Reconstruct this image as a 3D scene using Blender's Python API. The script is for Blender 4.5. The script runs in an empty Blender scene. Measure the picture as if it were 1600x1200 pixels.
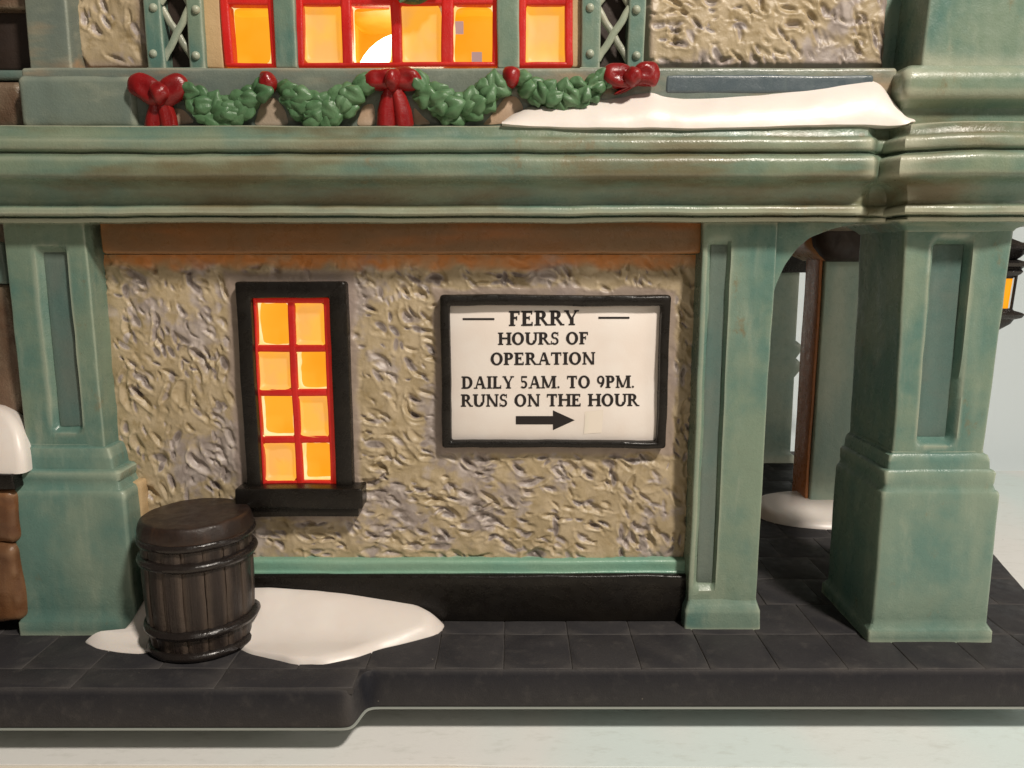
import bpy, bmesh, math, random
import numpy as np
from mathutils import Vector, Matrix
from mathutils.geometry import tessellate_polygon
random.seed(7)
SC = bpy.context.scene
COL = SC.collection
R = math.radians
SC.unit_settings.scale_length = 0.01            # one unit is one centimetre

# ------------------------------------------------------------------ camera
CAM_Y, CAM_Z, PITCH, F = -12.0, 6.98, R(9.46), 1200.0
cd = bpy.data.cameras.new('camera')
cam = bpy.data.objects.new('camera', cd); COL.objects.link(cam)
cam.location = (0, CAM_Y, CAM_Z); cam.rotation_euler = (R(90) - PITCH, 0, 0)
cd.sensor_fit = 'HORIZONTAL'; cd.sensor_width = 36; cd.lens = 27.0
cd.clip_start = .1; cd.clip_end = 500
SC.camera = cam
# ------------------------------------------------------------------ room light and added fills
w = bpy.data.worlds.new('World'); SC.world = w; w.use_nodes = True
bg = w.node_tree.nodes['Background']
bg.inputs[0].default_value = (1.0, .93, .82, 1); bg.inputs[1].default_value = .07

def area(name, loc, target, size, power, col):
    l = bpy.data.lights.new(name, 'AREA'); l.shape = 'DISK'; l.size = size; l.energy = power; l.color = col
    o = bpy.data.objects.new(name, l); COL.objects.link(o); o.location = loc
    o.rotation_euler = (Vector(target) - Vector(loc)).to_track_quat('-Z', 'Y').to_euler()
    return o
area('ceiling_lamp', (15.0, -22.5, 33.5), (0, 0, 4), 3.8, 16800, (1, .915, .81))
area('front_fill', (2, -36, 15), (1, 0, 4), 8, 450, (1, .92, .80))  # added frontal fill that brightens the porch, not a known source
area('side_fill', (31, -13, 12), (6, 3, 4), 8, 1700, (1, .93, .84))  # added fill from the right to light the porch and rear piers
SC.view_settings.view_transform = 'Standard'; SC.view_settings.look = 'None'
SC.view_settings.exposure = 0; SC.view_settings.gamma = 1
SC.render.engine = 'CYCLES'
SC.cycles.use_denoising = True
SC.cycles.max_bounces = 8

# ------------------------------------------------------------------ measuring: a picture point on a plane of known depth
def ray(px, py):
    x = (px - 800) / F; u = -(py - 600) / F
    return x, math.cos(PITCH) + u * math.sin(PITCH), -math.sin(PITCH) + u * math.cos(PITCH)
def P(px, py, Y):
    x, y, z = ray(px, py); t = (Y - CAM_Y) / y
    return x * t, CAM_Z + z * t
def PX(px, py, Y): return P(px, py, Y)[0]
def PZ(py, Y): return P(800, py, Y)[1]
ZP = 1.08                                        # top of the paving
def G(px, py, z=ZP):
    x, y, zz = ray(px, py); t = (z - CAM_Z) / zz
    return x * t, CAM_Y + y * t

# ------------------------------------------------------------------ noise
def _h(i, j, k, s):
    n = (i * 374761393 + j * 668265263 + k * 2147483647 + s * 974711) & 0xffffffff
    n = ((n ^ (n >> 13)) * 1274126177) & 0xffffffff
    return ((n ^ (n >> 16)) & 0xffff) / 32767.5 - 1.0
def vnoise(p, s=0):
    p = np.asarray(p, float)
    f = np.floor(p).astype(np.int64); d = p - f; d = d * d * (3 - 2 * d)
    out = 0
    for a in (0, 1):
        for b in (0, 1):
            for c in (0, 1):
                wgt = (d[..., 0] if a else 1 - d[..., 0]) * (d[..., 1] if b else 1 - d[..., 1]) * (d[..., 2] if c else 1 - d[..., 2])
                out = out + wgt * _h(f[..., 0] + a, f[..., 1] + b, f[..., 2] + c, s)
    return out
def wob(v, amp=.012, sc=1.3, seed=0):
    v = np.asarray(v, float)
    d = np.stack([vnoise(v * sc + 11.3, seed + k) + .45 * vnoise(v * sc * 3.1 + 5.7, seed + k + 7) for k in range(3)], -1)
    return v + amp * d
def sstep(a, b, x):
    t = np.clip((x - a) / (b - a), 0, 1); return t * t * (3 - 2 * t)

# ------------------------------------------------------------------ objects
WORLD = {}
def finish(me, mat, angle=42):
    for m in (mat if isinstance(mat, (list, tuple)) else [mat]): me.materials.append(m)
    me.polygons.foreach_set('use_smooth', [True] * len(me.polygons))
    me.set_sharp_from_angle(angle=R(angle)); me.update()
def obj(name, geo, mat, parent=None, origin=None, angle=42, attr=None, fmat=None):
    v, f = geo; v = np.asarray(v, float)
    if origin is None:
        mn, mx = v.min(0), v.max(0); origin = ((mn[0] + mx[0]) / 2, (mn[1] + mx[1]) / 2, mn[2])
    origin = np.array(origin, float)
    me = bpy.data.meshes.new(name)
    me.from_pydata((v - origin).tolist(), [], f)
    if fmat is not None: 
        finish(me, mat, angle); me.polygons.foreach_set('material_index', fmat)
    else: finish(me, mat, angle)
    bm = bmesh.new(); bm.from_mesh(me); bmesh.ops.recalc_face_normals(bm, faces=bm.faces); bm.to_mesh(me); bm.free()
    if attr:
        for k, a in attr.items():
            at = me.attributes.new(k, 'FLOAT', 'POINT'); at.data.foreach_set('value', np.asarray(a, float))
    o = bpy.data.objects.new(name, me); COL.objects.link(o)
    WORLD[o.name] = origin
    if parent is not None:
        o.parent = parent; o.location = origin - WORLD[parent.name]
    else: o.location = origin
    return o
def empty(name, loc):
    o = bpy.data.objects.new(name, None); COL.objects.link(o); o.location = loc
    o.empty_display_size = .2
    WORLD[o.name] = np.array(loc, float); return o
def tag(o, label=None, cat=None, group=None, kind=None):
    if label: o['label'] = label
    if cat: o['category'] = cat
    if group: o['group'] = group
    if kind: o['kind'] = kind
    return o
def join(*gs):
    V, Fc = [], []; n = 0
    for v, f in gs:
        V.append(np.asarray(v, float)); Fc += [[i + n for i in q] for q in f]; n += len(v)
    return np.concatenate(V), Fc

# ------------------------------------------------------------------ shape builders
def loft(rings, cap=True, closed=True):
    rings = np.asarray(rings, float); k, n = rings.shape[:2]
    f = []
    m = n if closed else n - 1
    for i in range(k - 1):
        for j in range(m):
            a = i * n + j; b = i * n + (j + 1) % n
            f.append([a, b, b + n, a + n])
    if cap and closed:
        f.append(list(range(n))[::-1]); f.append([(k - 1) * n + j for j in range(n)])
    return rings.reshape(-1, 3), f
def ring(x0, x1, y0, y1, r, ns=6, nc=4):
    r = min(r, (x1 - x0) * .49, (y1 - y0) * .49)
    pts = []
    cs = [(x1 - r, y0 + r, -90), (x1 - r, y1 - r, 0), (x0 + r, y1 - r, 90), (x0 + r, y0 + r, 180)]
    for q in range(4):
        cx, cy, a0 = cs[q]
        for i in range(nc + 1):
            a = R(a0 + 90 * i / nc); pts.append((cx + r * math.cos(a), cy + r * math.sin(a)))
        e = pts[-1]; nx = cs[(q + 1) % 4]; a = R(nx[2]); s = (nx[0] + r * math.cos(a), nx[1] + r * math.sin(a))
        for i in range(1, ns):
            t = i / ns; pts.append((e[0] + (s[0] - e[0]) * t, e[1] + (s[1] - e[1]) * t))
    return pts
def stack(st, ns=6, nc=4, dz=.12):
    """st: (z, x0, x1, y0, y1, corner radius); rounded-rectangle loft with extra stations between"""
    rings = []
    for i, s in enumerate(st):
        if i:
            p = st[i - 1]; n = max(1, int(abs(s[0] - p[0]) / dz))
            for k in range(1, n):
                t = k / n; q = [p[m] + (s[m] - p[m]) * t for m in range(6)]
                rings.append([(x, y, q[0]) for x, y in ring(*q[1:5], q[5], ns, nc)])
        rings.append([(x, y, s[0]) for x, y in ring(*s[1:5], s[5], ns, nc)])
    return loft(rings)
def rbox(x0, x1, y0, y1, z0, z1, r=.04, ns=5, nc=3, dz=.3, w=.008, seed=0, wsc=1.3):
    r = min(r, (z1 - z0) * .45, (x1 - x0) * .45, (y1 - y0) * .45)
    st = []
    for k in range(nc + 1):
        a = R(90 * k / nc); i = r * (1 - math.sin(a))
        st.append((z0 + r * (1 - math.cos(a)), x0 + i, x1 - i, y0 + i, y1 - i, max(r - i, .002)))
    st += [(z0 + z1 - s[0],) + s[1:] for s in st[::-1]]
    v, f = stack(st, ns, nc, dz)
    return (wob(v, w, wsc, seed) if w else v), f
def sweep(profile, path, w=.01, seed=0):
    """profile: closed loop of (d, z); path: list of (x, y, nx, ny)"""
    v, f = loft([[(x + nx * d, y + ny * d, z) for d, z in profile] for x, y, nx, ny in path])
    return wob(v, w, .9, seed), f
def smooth_profile(pts, it=2, closed=False):
    pts = [tuple(p) for p in pts]
    for _ in range(it):
        q = [pts[0]]
        for a, b in zip(pts, pts[1:]):
            q.append((a[0] * .75 + b[0] * .25, a[1] * .75 + b[1] * .25)); q.append((a[0] * .25 + b[0] * .75, a[1] * .25 + b[1] * .75))
        q.append(pts[-1]); pts = q
    return pts
def sphere(c, rad, nu=20, nv=12, w=0, seed=0, wsc=3, rot=None):
    v = []; f = []
    for i in range(1, nv):
        t = math.pi * i / nv
        for j in range(nu):
            p = 2 * math.pi * j / nu
            v.append((math.sin(t) * math.cos(p), math.sin(t) * math.sin(p), math.cos(t)))
    for i in range(nv - 2):
        for j in range(nu):
            a = i * nu + j; b = i * nu + (j + 1) % nu; f.append([a, b, b + nu, a + nu])
    v += [(0, 0, 1), (0, 0, -1)]; T = len(v) - 2
    for j in range(nu):
        f.append([T, (j + 1) % nu, j]); f.append([T + 1, (nv - 2) * nu + j, (nv - 2) * nu + (j + 1) % nu])
    v = np.array(v)
    if w: v = v * (1 + w * vnoise(v * wsc + 3.1, seed)[:, None])
    v = v * np.array(rad)
    if rot is not None: v = v @ np.array(rot.to_3x3()).T
    return v + np.array(c), f
def tube(pts, rad, n=10, flat=1.0, cap=True):
    pts = [Vector(p) for p in pts]; rings = []
    up = Vector((0, 1, 0))
    for i, p in enumerate(pts):
        d = (pts[min(i + 1, len(pts) - 1)] - pts[max(i - 1, 0)]).normalized()
        s = d.cross(up)
        if s.length < 1e-4: s = d.cross(Vector((1, 0, 0)))
        s.normalize(); u = s.cross(d).normalized()
        r = rad[i] if isinstance(rad, (list, tuple)) else rad
        rings.append([tuple(p + s * (r * math.cos(2 * math.pi * k / n)) + u * (r * flat * math.sin(2 * math.pi * k / n))) for k in range(n)])
    return loft(rings, cap)
def torus(c, Rr, r, n=48, m=10, sz=1.0):
    v = []; f = []
    for i in range(n):
        a = 2 * math.pi * i / n
        for j in range(m):
            b = 2 * math.pi * j / m; q = Rr + r * math.cos(b)
            v.append((c[0] + q * math.cos(a), c[1] + q * math.sin(a), c[2] + r * sz * math.sin(b)))
    for i in range(n):
        for j in range(m):
            f.append([i * m + j, ((i + 1) % n) * m + j, ((i + 1) % n) * m + (j + 1) % m, i * m + (j + 1) % m])
    return np.array(v), f
def lathe(c, prof, n=48):
    return loft([[(c[0] + r * math.cos(2 * math.pi * j / n), c[1] + r * math.sin(2 * math.pi * j / n), c[2] + z) for j in range(n)] for r, z in prof])
def resample(poly, step):
    out = []
    for i in range(len(poly)):
        a = Vector(poly[i]); b = Vector(poly[(i + 1) % len(poly)]); n = max(1, int((b - a).length / step))
        for k in range(n): out.append(tuple(a.lerp(b, k / n)))
    return out
def smooth_loop(p, it):
    p = np.array(p)
    for _ in range(it): p = .5 * p + .25 * np.roll(p, 1, 0) + .25 * np.roll(p, -1, 0)
    return p
def offset_loop(p, d):
    t = np.roll(p, -1, 0) - np.roll(p, 1, 0); t /= np.linalg.norm(t, axis=1)[:, None] + 1e-9
    return p + d * np.stack([-t[:, 1], t[:, 0]], 1)       # inward for a counter-clockwise loop
def prism(poly, st, step=.15, sm=3):
    """st: (z, inset)"""
    p = smooth_loop(resample(poly, step), sm)
    return loft([[(x, y, z) for x, y in offset_loop(p, i)] for z, i in st])
def slab_xz(poly, y0, y1, r=.03, step=.08, sm=1):
    """an outline in X-Z given thickness along Y (front at y0), rounded front edge; poly counter-clockwise seen from the front"""
    p = smooth_loop(resample(poly, step), sm)
    st = [(y1, 0), (y0 + r, 0), (y0 + r * .3, r * .3), (y0, r)]
    v, f = loft([[(x, y, z) for x, z in offset_loop(p, i)] for y, i in st], False)
    n = len(p)
    for k in (0, len(st) - 1):
        tri = tessellate_polygon([[Vector((q[0], q[2], 0)) for q in v[k * n:(k + 1) * n]]])
        f += [[k * n + i for i in t] for t in tri]
    return v, f
def quad_px(pts, Y): return [P(x, y, Y) for x, y in pts]
def mound(outline, hf, z0, rings=14, step=.12, sm=2, lip=.07, w=.012, seed=0):
    p = smooth_loop(resample(outline, step), sm); c = p.mean(0); n = len(p)
    rs = [[(x, y, z0 - .03) for x, y in p]]
    for k in range(rings):
        s = 1 - (k / rings) ** 1.6 * .985
        q = c + (p - c) * s
        e = 1 - (1 - min(1, (1 - s) * 9)) ** 2.2 if s < 1 else 0
        rs.append([(x, y, z0 + e * (lip + hf(x, y))) for x, y in q])
    v, f = loft(rs)
    return wob(v, w, 1.6, seed), f

# ------------------------------------------------------------------ materials
def mat(name):
    m = bpy.data.materials.new(name); m.use_nodes = True
    nt = m.node_tree; return m, nt, nt.nodes['Principled BSDF']
class NB:
    def __init__(s, nt): s.nt = nt
    def n(s, t, **k):
        x = s.nt.nodes.new(t)
        for a, b in k.items(): setattr(x, a, b)
        return x
    def l(s, a, b): s.nt.links.new(a, b)
    def pos(s): return s.n('ShaderNodeNewGeometry').outputs['Position']
    def noise(s, scale, detail=4, rough=.55, stretch=(1, 1, 1), off=0, dist=0):
        mp = s.n('ShaderNodeMapping'); mp.inputs['Scale'].default_value = stretch; mp.inputs['Location'].default_value = (off, off * 1.7, off * .6)
        s.l(s.pos(), mp.inputs['Vector'])
        t = s.n('ShaderNodeTexNoise'); t.inputs['Scale'].default_value = scale; t.inputs['Detail'].default_value = detail
        t.inputs['Roughness'].default_value = rough; t.inputs['Distortion'].default_value = dist
        s.l(mp.outputs[0], t.inputs['Vector']); return t.outputs['Fac']
    def ramp(s, fac, a, b, lo=0, hi=1):
        r = s.n('ShaderNodeMapRange'); r.interpolation_type = 'SMOOTHSTEP'
        for k, v in zip((1, 2, 3, 4), (a, b, lo, hi)): r.inputs[k].default_value = v
        s.l(fac, r.inputs[0]); return r.outputs[0]
    def mix(s, fac, a, b, mode='MIX'):
        x = s.n('ShaderNodeMix'); x.data_type = 'RGBA'; x.blend_type = mode
        if isinstance(fac, (int, float)): x.inputs[0].default_value = fac
        else: s.l(fac, x.inputs[0])
        for i, c in ((6, a), (7, b)):
            if isinstance(c, tuple): x.inputs[i].default_value = c + (1,)
            else: s.l(c, x.inputs[i])
        return x.outputs[2]
    def math(s, op, a, b=0.0):
        x = s.n('ShaderNodeMath'); x.operation = op
        for i, c in ((0, a), (1, b)):
            if isinstance(c, (int, float)): x.inputs[i].default_value = c
            else: s.l(c, x.inputs[i])
        return x.outputs[0]
    def bump(s, h, strength, dist, bsdf):
        b = s.n('ShaderNodeBump'); b.inputs['Strength'].default_value = strength; b.inputs['Distance'].default_value = dist
        s.l(h, b.inputs['Height']); s.l(b.outputs[0], bsdf.inputs['Normal'])
    def point(s, a, b):
        return s.ramp(s.n('ShaderNodeNewGeometry').outputs['Pointiness'], a, b)
    def specks(s, scale, size):
        v = s.n('ShaderNodeTexVoronoi'); v.inputs['Scale'].default_value = scale; s.l(s.pos(), v.inputs['Vector'])
        return s.ramp(v.outputs['Distance'], size, size * .55)
def glaze(name, c1, c2, c3, edge, rough=.31, streak=(1, 1, .22), edge_amt=.55, dirt=(.10, .075, .035), speck=.35, bump=.35, wash=None, spec=.42, grain=None, stain=0):
    m, nt, b = mat(name); q = NB(nt)
    c = q.mix(q.ramp(q.noise(.75, 4, .6, off=3), .38, .64), c1, c2)
    c = q.mix(q.ramp(q.noise(1.5, 3, .55, streak, off=9), .48, .78, 0, .7), c, c3)
    c = q.mix(q.ramp(q.noise(4.5, 4, .6, streak, off=1), .5, .85, 0, .25), c, edge)
    if stain: c = q.mix(q.math('MULTIPLY', q.ramp(q.noise(1.7, 5, .7, (1, 1, .6), off=41), .60, .70), q.ramp(q.noise(9, 3, .6, off=43), .35, .65, .15, stain)), c, (.17, .125, .06))
    if wash: c = q.mix(q.ramp(q.noise(1.0, 4, .6, (.35, 1, 1.4), off=21), wash[1], wash[1] + .22, 0, wash[2]), c, wash[0])
    if edge_amt: c = q.mix(q.math('MULTIPLY', q.point(.508, .565), edge_amt), c, edge)
    d = q.math('MULTIPLY', q.specks(3.2, .045), q.ramp(q.noise(2.2, 2, off=4), .5, .6, 0, speck))
    c = q.mix(d, c, dirt)
    b.inputs['Base Color'].default_value = c1 + (1,); q.l(c, b.inputs['Base Color'])
    q.l(q.ramp(q.noise(6, 3, off=8), .3, .7, rough - .09, rough + .1), b.inputs['Roughness'])
    b.inputs['Specular IOR Level'].default_value = spec
    h = q.math('ADD', q.noise(38, 3, .6), q.math('MULTIPLY', q.noise(5, 3, .5, off=2), 2.2))
    if grain: h = q.math('ADD', h, q.math('MULTIPLY', q.noise(3.0, 5, .65, grain, off=13), 5.0))
    q.bump(h, bump, .012, b)
    return m
SAGE, TEAL, PALE, EDGE = (.165, .225, .165), (.088, .172, .145), (.225, .28, .21), (.50, .50, .38)
M_green = glaze('green_glaze', SAGE, TEAL, PALE, EDGE, stain=.75)
M_cornice = glaze('cornice_glaze', (.175, .22, .15), (.115, .19, .15), (.215, .26, .18), EDGE, streak=(.15, 1, 1), edge_amt=.75, wash=((.14, .11, .055), .47, .85), stain=.7)
M_mint = glaze('mint_glaze', (.19, .345, .25), (.15, .32, .245), (.24, .37, .27), (.45, .53, .40), streak=(.15, 1, 1))
M_pierbase = glaze('pier_base_glaze', (.16, .23, .18), (.095, .185, .158), (.21, .27, .205), (.45, .48, .36), stain=.6)
M_rear_lit = glaze('lit_rear_pier_glaze', (.33, .40, .32), (.24, .34, .29), (.40, .45, .36), (.55, .55, .42))  # paler than the other greens: light on the rear piers put into the colour
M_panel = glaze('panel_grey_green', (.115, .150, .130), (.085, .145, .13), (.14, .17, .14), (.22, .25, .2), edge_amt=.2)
M_band = glaze('band_grey_green', (.16, .185, .15), (.13, .16, .14), (.2, .22, .17), EDGE, streak=(.3, 1, 1), wash=((.46, .28, .15), .50, .8))
M_block = glaze('block_grey_green', (.17, .20, .16), (.14, .18, .155), (.2, .23, .175), EDGE, streak=(.3, 1, 1))
M_slate = glaze('slate_blue_glaze', (.085, .11, .125), (.075, .10, .115), (.10, .125, .13), (.25, .3, .28), rough=.3, edge_amt=.2)
M_lintel = glaze('brown_glow_glaze', (.19, .105, .048), (.22, .105, .04), (.16, .11, .055), (.46, .19, .06), streak=(.15, 1, 1), edge_amt=.6, wash=((.40, .13, .03), .5, .6))  # warm window glow on the lintel painted in as orange wash and edges
M_orange = glaze('orange_wash', (.42, .16, .05), (.33, .13, .05), (.45, .22, .08), (.5, .3, .15), streak=(.2, 1, 1))
M_cream = glaze('cream_bisque', (.52, .36, .19), (.48, .33, .18), (.55, .40, .22), (.6, .45, .28), edge_amt=.2)
M_bare = glaze('bare_bisque', (.40, .25, .15), (.26, .19, .13), (.46, .34, .23), (.7, .6, .5), streak=(1, 1, 1), edge_amt=.3)
M_black = glaze('black_glaze', (.0085, .007, .0055), (.006, .005, .0045), (.013, .010, .007), (.035, .030, .024), rough=.27, streak=(.3, 1, .6), edge_amt=.15, speck=0, spec=.3)
M_deepbrown = glaze('deep_brown', (.028, .016, .011), (.02, .012, .009), (.04, .022, .014), (.07, .045, .03), rough=.6, edge_amt=.1, speck=0)
M_brown = glaze('brown_block_glaze', (.20, .085, .032), (.10, .042, .018), (.30, .155, .07), (.4, .25, .14), edge_amt=.35)
M_warm_side = glaze('warm_lit_brown', (.55, .21, .08), (.48, .18, .065), (.56, .23, .10), (.2, .1, .05), edge_amt=.1)  # side of the rear pier, the warm light on it put into the colour
M_pave = glaze('charcoal_glaze', (.0185, .0188, .0235), (.0150, .0156, .0205), (.0225, .0218, .0255), (.13, .118, .108), rough=.56, streak=(1, 1, 1), edge_amt=.38, dirt=(.4, .36, .3), speck=.35, bump=.45, spec=.10)
M_red = glaze('red_glaze', (.23, .006, .008), (.16, .005, .006), (.28, .011, .010), (.36, .03, .02), rough=.3, edge_amt=.2, speck=.15)
M_redframe = glaze('red_frame_glaze', (.38, .010, .012), (.26, .006, .008), (.46, .018, .014), (.55, .07, .03), rough=.35, edge_amt=.15, speck=.15)
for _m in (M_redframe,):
    _b = _m.node_tree.nodes['Principled BSDF']; _b.inputs['Emission Color'].default_value = (1, .03, .012, 1); _b.inputs['Emission Strength'].default_value = .21   # backlit translucent porcelain, its glow put in as emission
M_leaf = glaze('leaf_green_glaze', (.085, .175, .080), (.06, .135, .06), (.115, .205, .105), (.24, .34, .20), rough=.4, streak=(1, 1, 1), edge_amt=.55)
M_garland = glaze('garland_core', (.05, .11, .04), (.04, .09, .035), (.06, .12, .05), (.1, .17, .08), edge_amt=.1)
M_wood = glaze('barrel_brown', (.021, .0140, .0115), (.014, .0095, .008), (.034, .0235, .0195), (.11, .08, .06), rough=.40, streak=(3.2, 3.2, .12), edge_amt=.45, dirt=(.02, .012, .008), bump=.6, grain=(4, 4, .15))
M_lid = glaze('barrel_lid_brown', (.024, .015, .011), (.018, .011, .009), (.034, .020, .0135), (.13, .06, .03), rough=.42, edge_amt=.4)
M_hoop = glaze('hoop_black', (.009, .007, .006), (.006, .005, .005), (.012, .009, .008), (.04, .03, .026), rough=.25, edge_amt=.25, speck=0)
M_iron = glaze('lantern_black', (.012, .010, .010), (.010, .009, .009), (.018, .014, .014), (.04, .035, .03), rough=.22, edge_amt=.2, speck=0)

def snow_mat():
    m, nt, b = mat('snow_glaze'); q = NB(nt)
    c = q.mix(q.ramp(q.noise(.9, 3, off=5), .4, .65), (.74, .685, .64), (.72, .65, .60))
    q.l(c, b.inputs['Base Color']); b.inputs['Roughness'].default_value = .38
    b.inputs['Subsurface Weight'].default_value = .12; b.inputs['Subsurface Radius'].default_value = (.3, .2, .12)
    q.bump(q.noise(6, 3), .15, .02, b); return m
M_snow = snow_mat()
def stone_mat():
    m, nt, b = mat('rough_stone'); q = NB(nt)
    at = q.n('ShaderNodeAttribute'); at.attribute_name = 'pit'
    och = q.mix(q.ramp(q.noise(2.6, 4, .6, off=2), .38, .65), (.36, .28, .165), (.45, .36, .235))
    och = q.mix(q.ramp(q.noise(5.5, 4, .6, off=6), .52, .75, 0, .8), och, (.27, .195, .09))
    mau = q.mix(q.ramp(q.noise(4, 3, off=12), .4, .65), (.29, .24, .215), (.42, .36, .325))
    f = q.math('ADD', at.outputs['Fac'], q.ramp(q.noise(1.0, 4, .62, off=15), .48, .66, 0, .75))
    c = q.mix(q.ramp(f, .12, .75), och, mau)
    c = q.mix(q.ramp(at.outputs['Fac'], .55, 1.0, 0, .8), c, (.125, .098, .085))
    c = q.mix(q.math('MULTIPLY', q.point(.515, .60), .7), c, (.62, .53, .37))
    e = q.n('ShaderNodeAttribute'); e.attribute_name = 'painted_glow'
    c = q.mix(q.math('MULTIPLY', e.outputs['Fac'], q.ramp(q.noise(3, 3, off=31), .3, .6, .5, 1)), c, (.55, .215, .055))  # warm glow painted along the top of the wall
    g = q.n('ShaderNodeAttribute'); g.attribute_name = 'mauve'
    c = q.mix(g.outputs['Fac'], c, (.30, .235, .205))
    q.l(c, b.inputs['Base Color']); b.inputs['Roughness'].default_value = .44
    h = q.math('ADD', q.noise(9, 3, .5, dist=.4), q.math('MULTIPLY', q.noise(45, 3), .25))
    q.bump(h, .35, .03, b); return m
M_stone = stone_mat()
M_brownstone = glaze('brown_stone', (.16, .10, .065), (.11, .065, .04), (.22, .17, .12), (.34, .28, .2), streak=(1, 1, 1), bump=1.0)
def glow(name, e1, e2, strength, base=(.5, .3, .1), scale=1.4, off=0, rough=.4, stretch=(1, 1, 1)):
    m, nt, b = mat(name); q = NB(nt)
    c = q.mix(q.ramp(q.noise(scale, 3, .5, stretch, off=off), .36, .64), e1, e2)
    b.inputs['Base Color'].default_value = base + (1,); b.inputs['Roughness'].default_value = rough
    q.l(c, b.inputs['Emission Color']); b.inputs['Emission Strength'].default_value = strength; return m
M_amber = glow('amber_glow', (1, .335, .006), (1, .40, .02), 1.0, (.1, .05, .01), .8)
M_amber2 = glow('amber_glow_deep', (1, .25, .0), (1, .40, .02), 1.0, (.1, .05, .01), 1.5, stretch=(1, 1, .25))
M_reveal = glow('lit_porcelain_edge', (1, .62, .20), (1, .78, .40), 1.0, (.1, .07, .04), 3)
M_dull = glow('backlit_porcelain', (.92, .385, .02), (.80, .34, .055), 1.0, (.22, .16, .08), 2.2, rough=.5)
M_bulb = glow('bulb_glow', (1, .93, .60), (1, .93, .60), 6.0)
M_lamp = glow('lantern_glow', (1, .35, .0), (1, .40, .01), 1.0, (.1, .05, .0), 2)
def plain(name, c, rough=.5, emis=None):
    m, nt, b = mat(name); b.inputs['Base Color'].default_value = c + (1,); b.inputs['Roughness'].default_value = rough; return m
M_ink = plain('sign_ink', (.010, .006, .005), .75)
M_tape = plain('yellowed_tape', (.76, .685, .60), .25)
M_mark = glow('lit_grey_mark', (.36, .25, .24), (.33, .23, .23), 1.0, (.2, .17, .17))  # squares look lit through their own emission
def board_mat():
    m, nt, b = mat('white_sign_board'); q = NB(nt)
    c = q.mix(q.ramp(q.noise(1.2, 3, off=4), .35, .65), (.80, .74, .69), (.77, .69, .63))
    q.l(c, b.inputs['Base Color']); b.inputs['Roughness'].default_value = .4; q.bump(q.noise(30, 2), .15, .008, b); return m
M_board = board_mat()
def table_mat():
    m, nt, b = mat('table_paper'); q = NB(nt)
    c = q.mix(q.ramp(q.noise(.22, 3, .5, (1, .5, 1), off=5.1), .40, .60), (.66, .75, .74), (.75, .745, .725))
    c = q.mix(q.ramp(q.noise(3, 5, .65, (1, 2.5, 1), off=7), .5, .75, 0, .25), c, (.42, .43, .37))
    d = q.math('MULTIPLY', q.specks(2.2, .035), q.ramp(q.noise(1.1, 2, off=9), .5, .58))
    c = q.mix(d, c, (.12, .11, .10))
    q.l(c, b.inputs['Base Color']); b.inputs['Roughness'].default_value = .6
    q.bump(q.noise(16, 6, .7, (1, 2, 1)), .25, .02, b); return m
M_table = table_mat()
M_cloth = plain('cream_table', (.72, .66, .57), .6)
M_backdrop = plain('backdrop_paper', (.70, .77, .79), .8)

# ================================================================== THE SETTING
tag(obj('table', rbox(-60, 60, -30, 42, -1.0, -.03, .01, 2, 1, 9, 0), M_cloth), kind='structure')
def sheet():
    st = [(-.026, 0), (-.004, 0), (0, .004)]
    yf = G(800, 1193, 0)[1]
    return prism([(-45, yf + .02), (-.9, yf - .02), (-.2, yf - .05), (45, yf - .45), (45, 20), (-45, 20)], st, 2.0, 0)
tag(obj('paper_sheet', sheet(), M_table, angle=30), kind='structure')
def cyc():
    pr = [(12.5, .004), (14, .02)] + [(14 + 7 * math.sin(R(a)), 7.02 - 7 * math.cos(R(a))) for a in range(6, 91, 6)] + [(21.02, 40), (21.4, 40), (21.4, -.4), (12.5, -.02)]
    return loft([[(x, y, z) for y, z in pr] for x in (-70, 0, 70)])
tag(obj('backdrop', cyc(), M_backdrop), kind='structure')

# ================================================================== THE PORCELAIN BUILDING
HOUSE = tag(empty('ceramic_building', (0, 2, 0)), 'green and stone porcelain ferry building standing on a charcoal paved base, windows lit', 'model building')
def part(name, geo, m, **k): return obj(name, geo, m, k.pop('parent', HOUSE), **k)

# ---- base slab and its paving stones
base_poly = [(-9.6, -2.25), (-2.22, -2.25), (-2.10, -1.74), (8.46, -1.74), (9.3, 1.15), (9.8, 2.9), (12, 11), (-9.6, 11)]
base = part('base', prism(base_poly, [(.48, .10), (.49, .03), (.53, 0), (.98, .025), (1.03, .032), (ZP - .022, .05)], .07, 3), M_pave, angle=50)
rim = part('base_rim', prism(base_poly, [(.466, .06), (.471, -.006), (.483, -.006), (.490, .05)], .07, 3), plain('bare_porcelain', (.30, .32, .29), .5))
part('foot', prism([(-9.3, -.3), (6.5, -.3), (8.5, 9), (-9.3, 9)], [(.0, 0), (.47, 0)], .5, 1), M_pave)
def clip_poly(poly, a, b):
    out = []
    n = len(poly)
    def side(p): return (b[0] - a[0]) * (p[1] - a[1]) - (b[1] - a[1]) * (p[0] - a[0])
    for i in range(n):
        p, q = poly[i], poly[(i + 1) % n]; sp, sq = side(p), side(q)
        if sp >= 0: out.append(p)
        if sp * sq < 0:
            t = sp / (sp - sq); out.append((p[0] + (q[0] - p[0]) * t, p[1] + (q[1] - p[1]) * t))
    return out
INSET = .05
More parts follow.
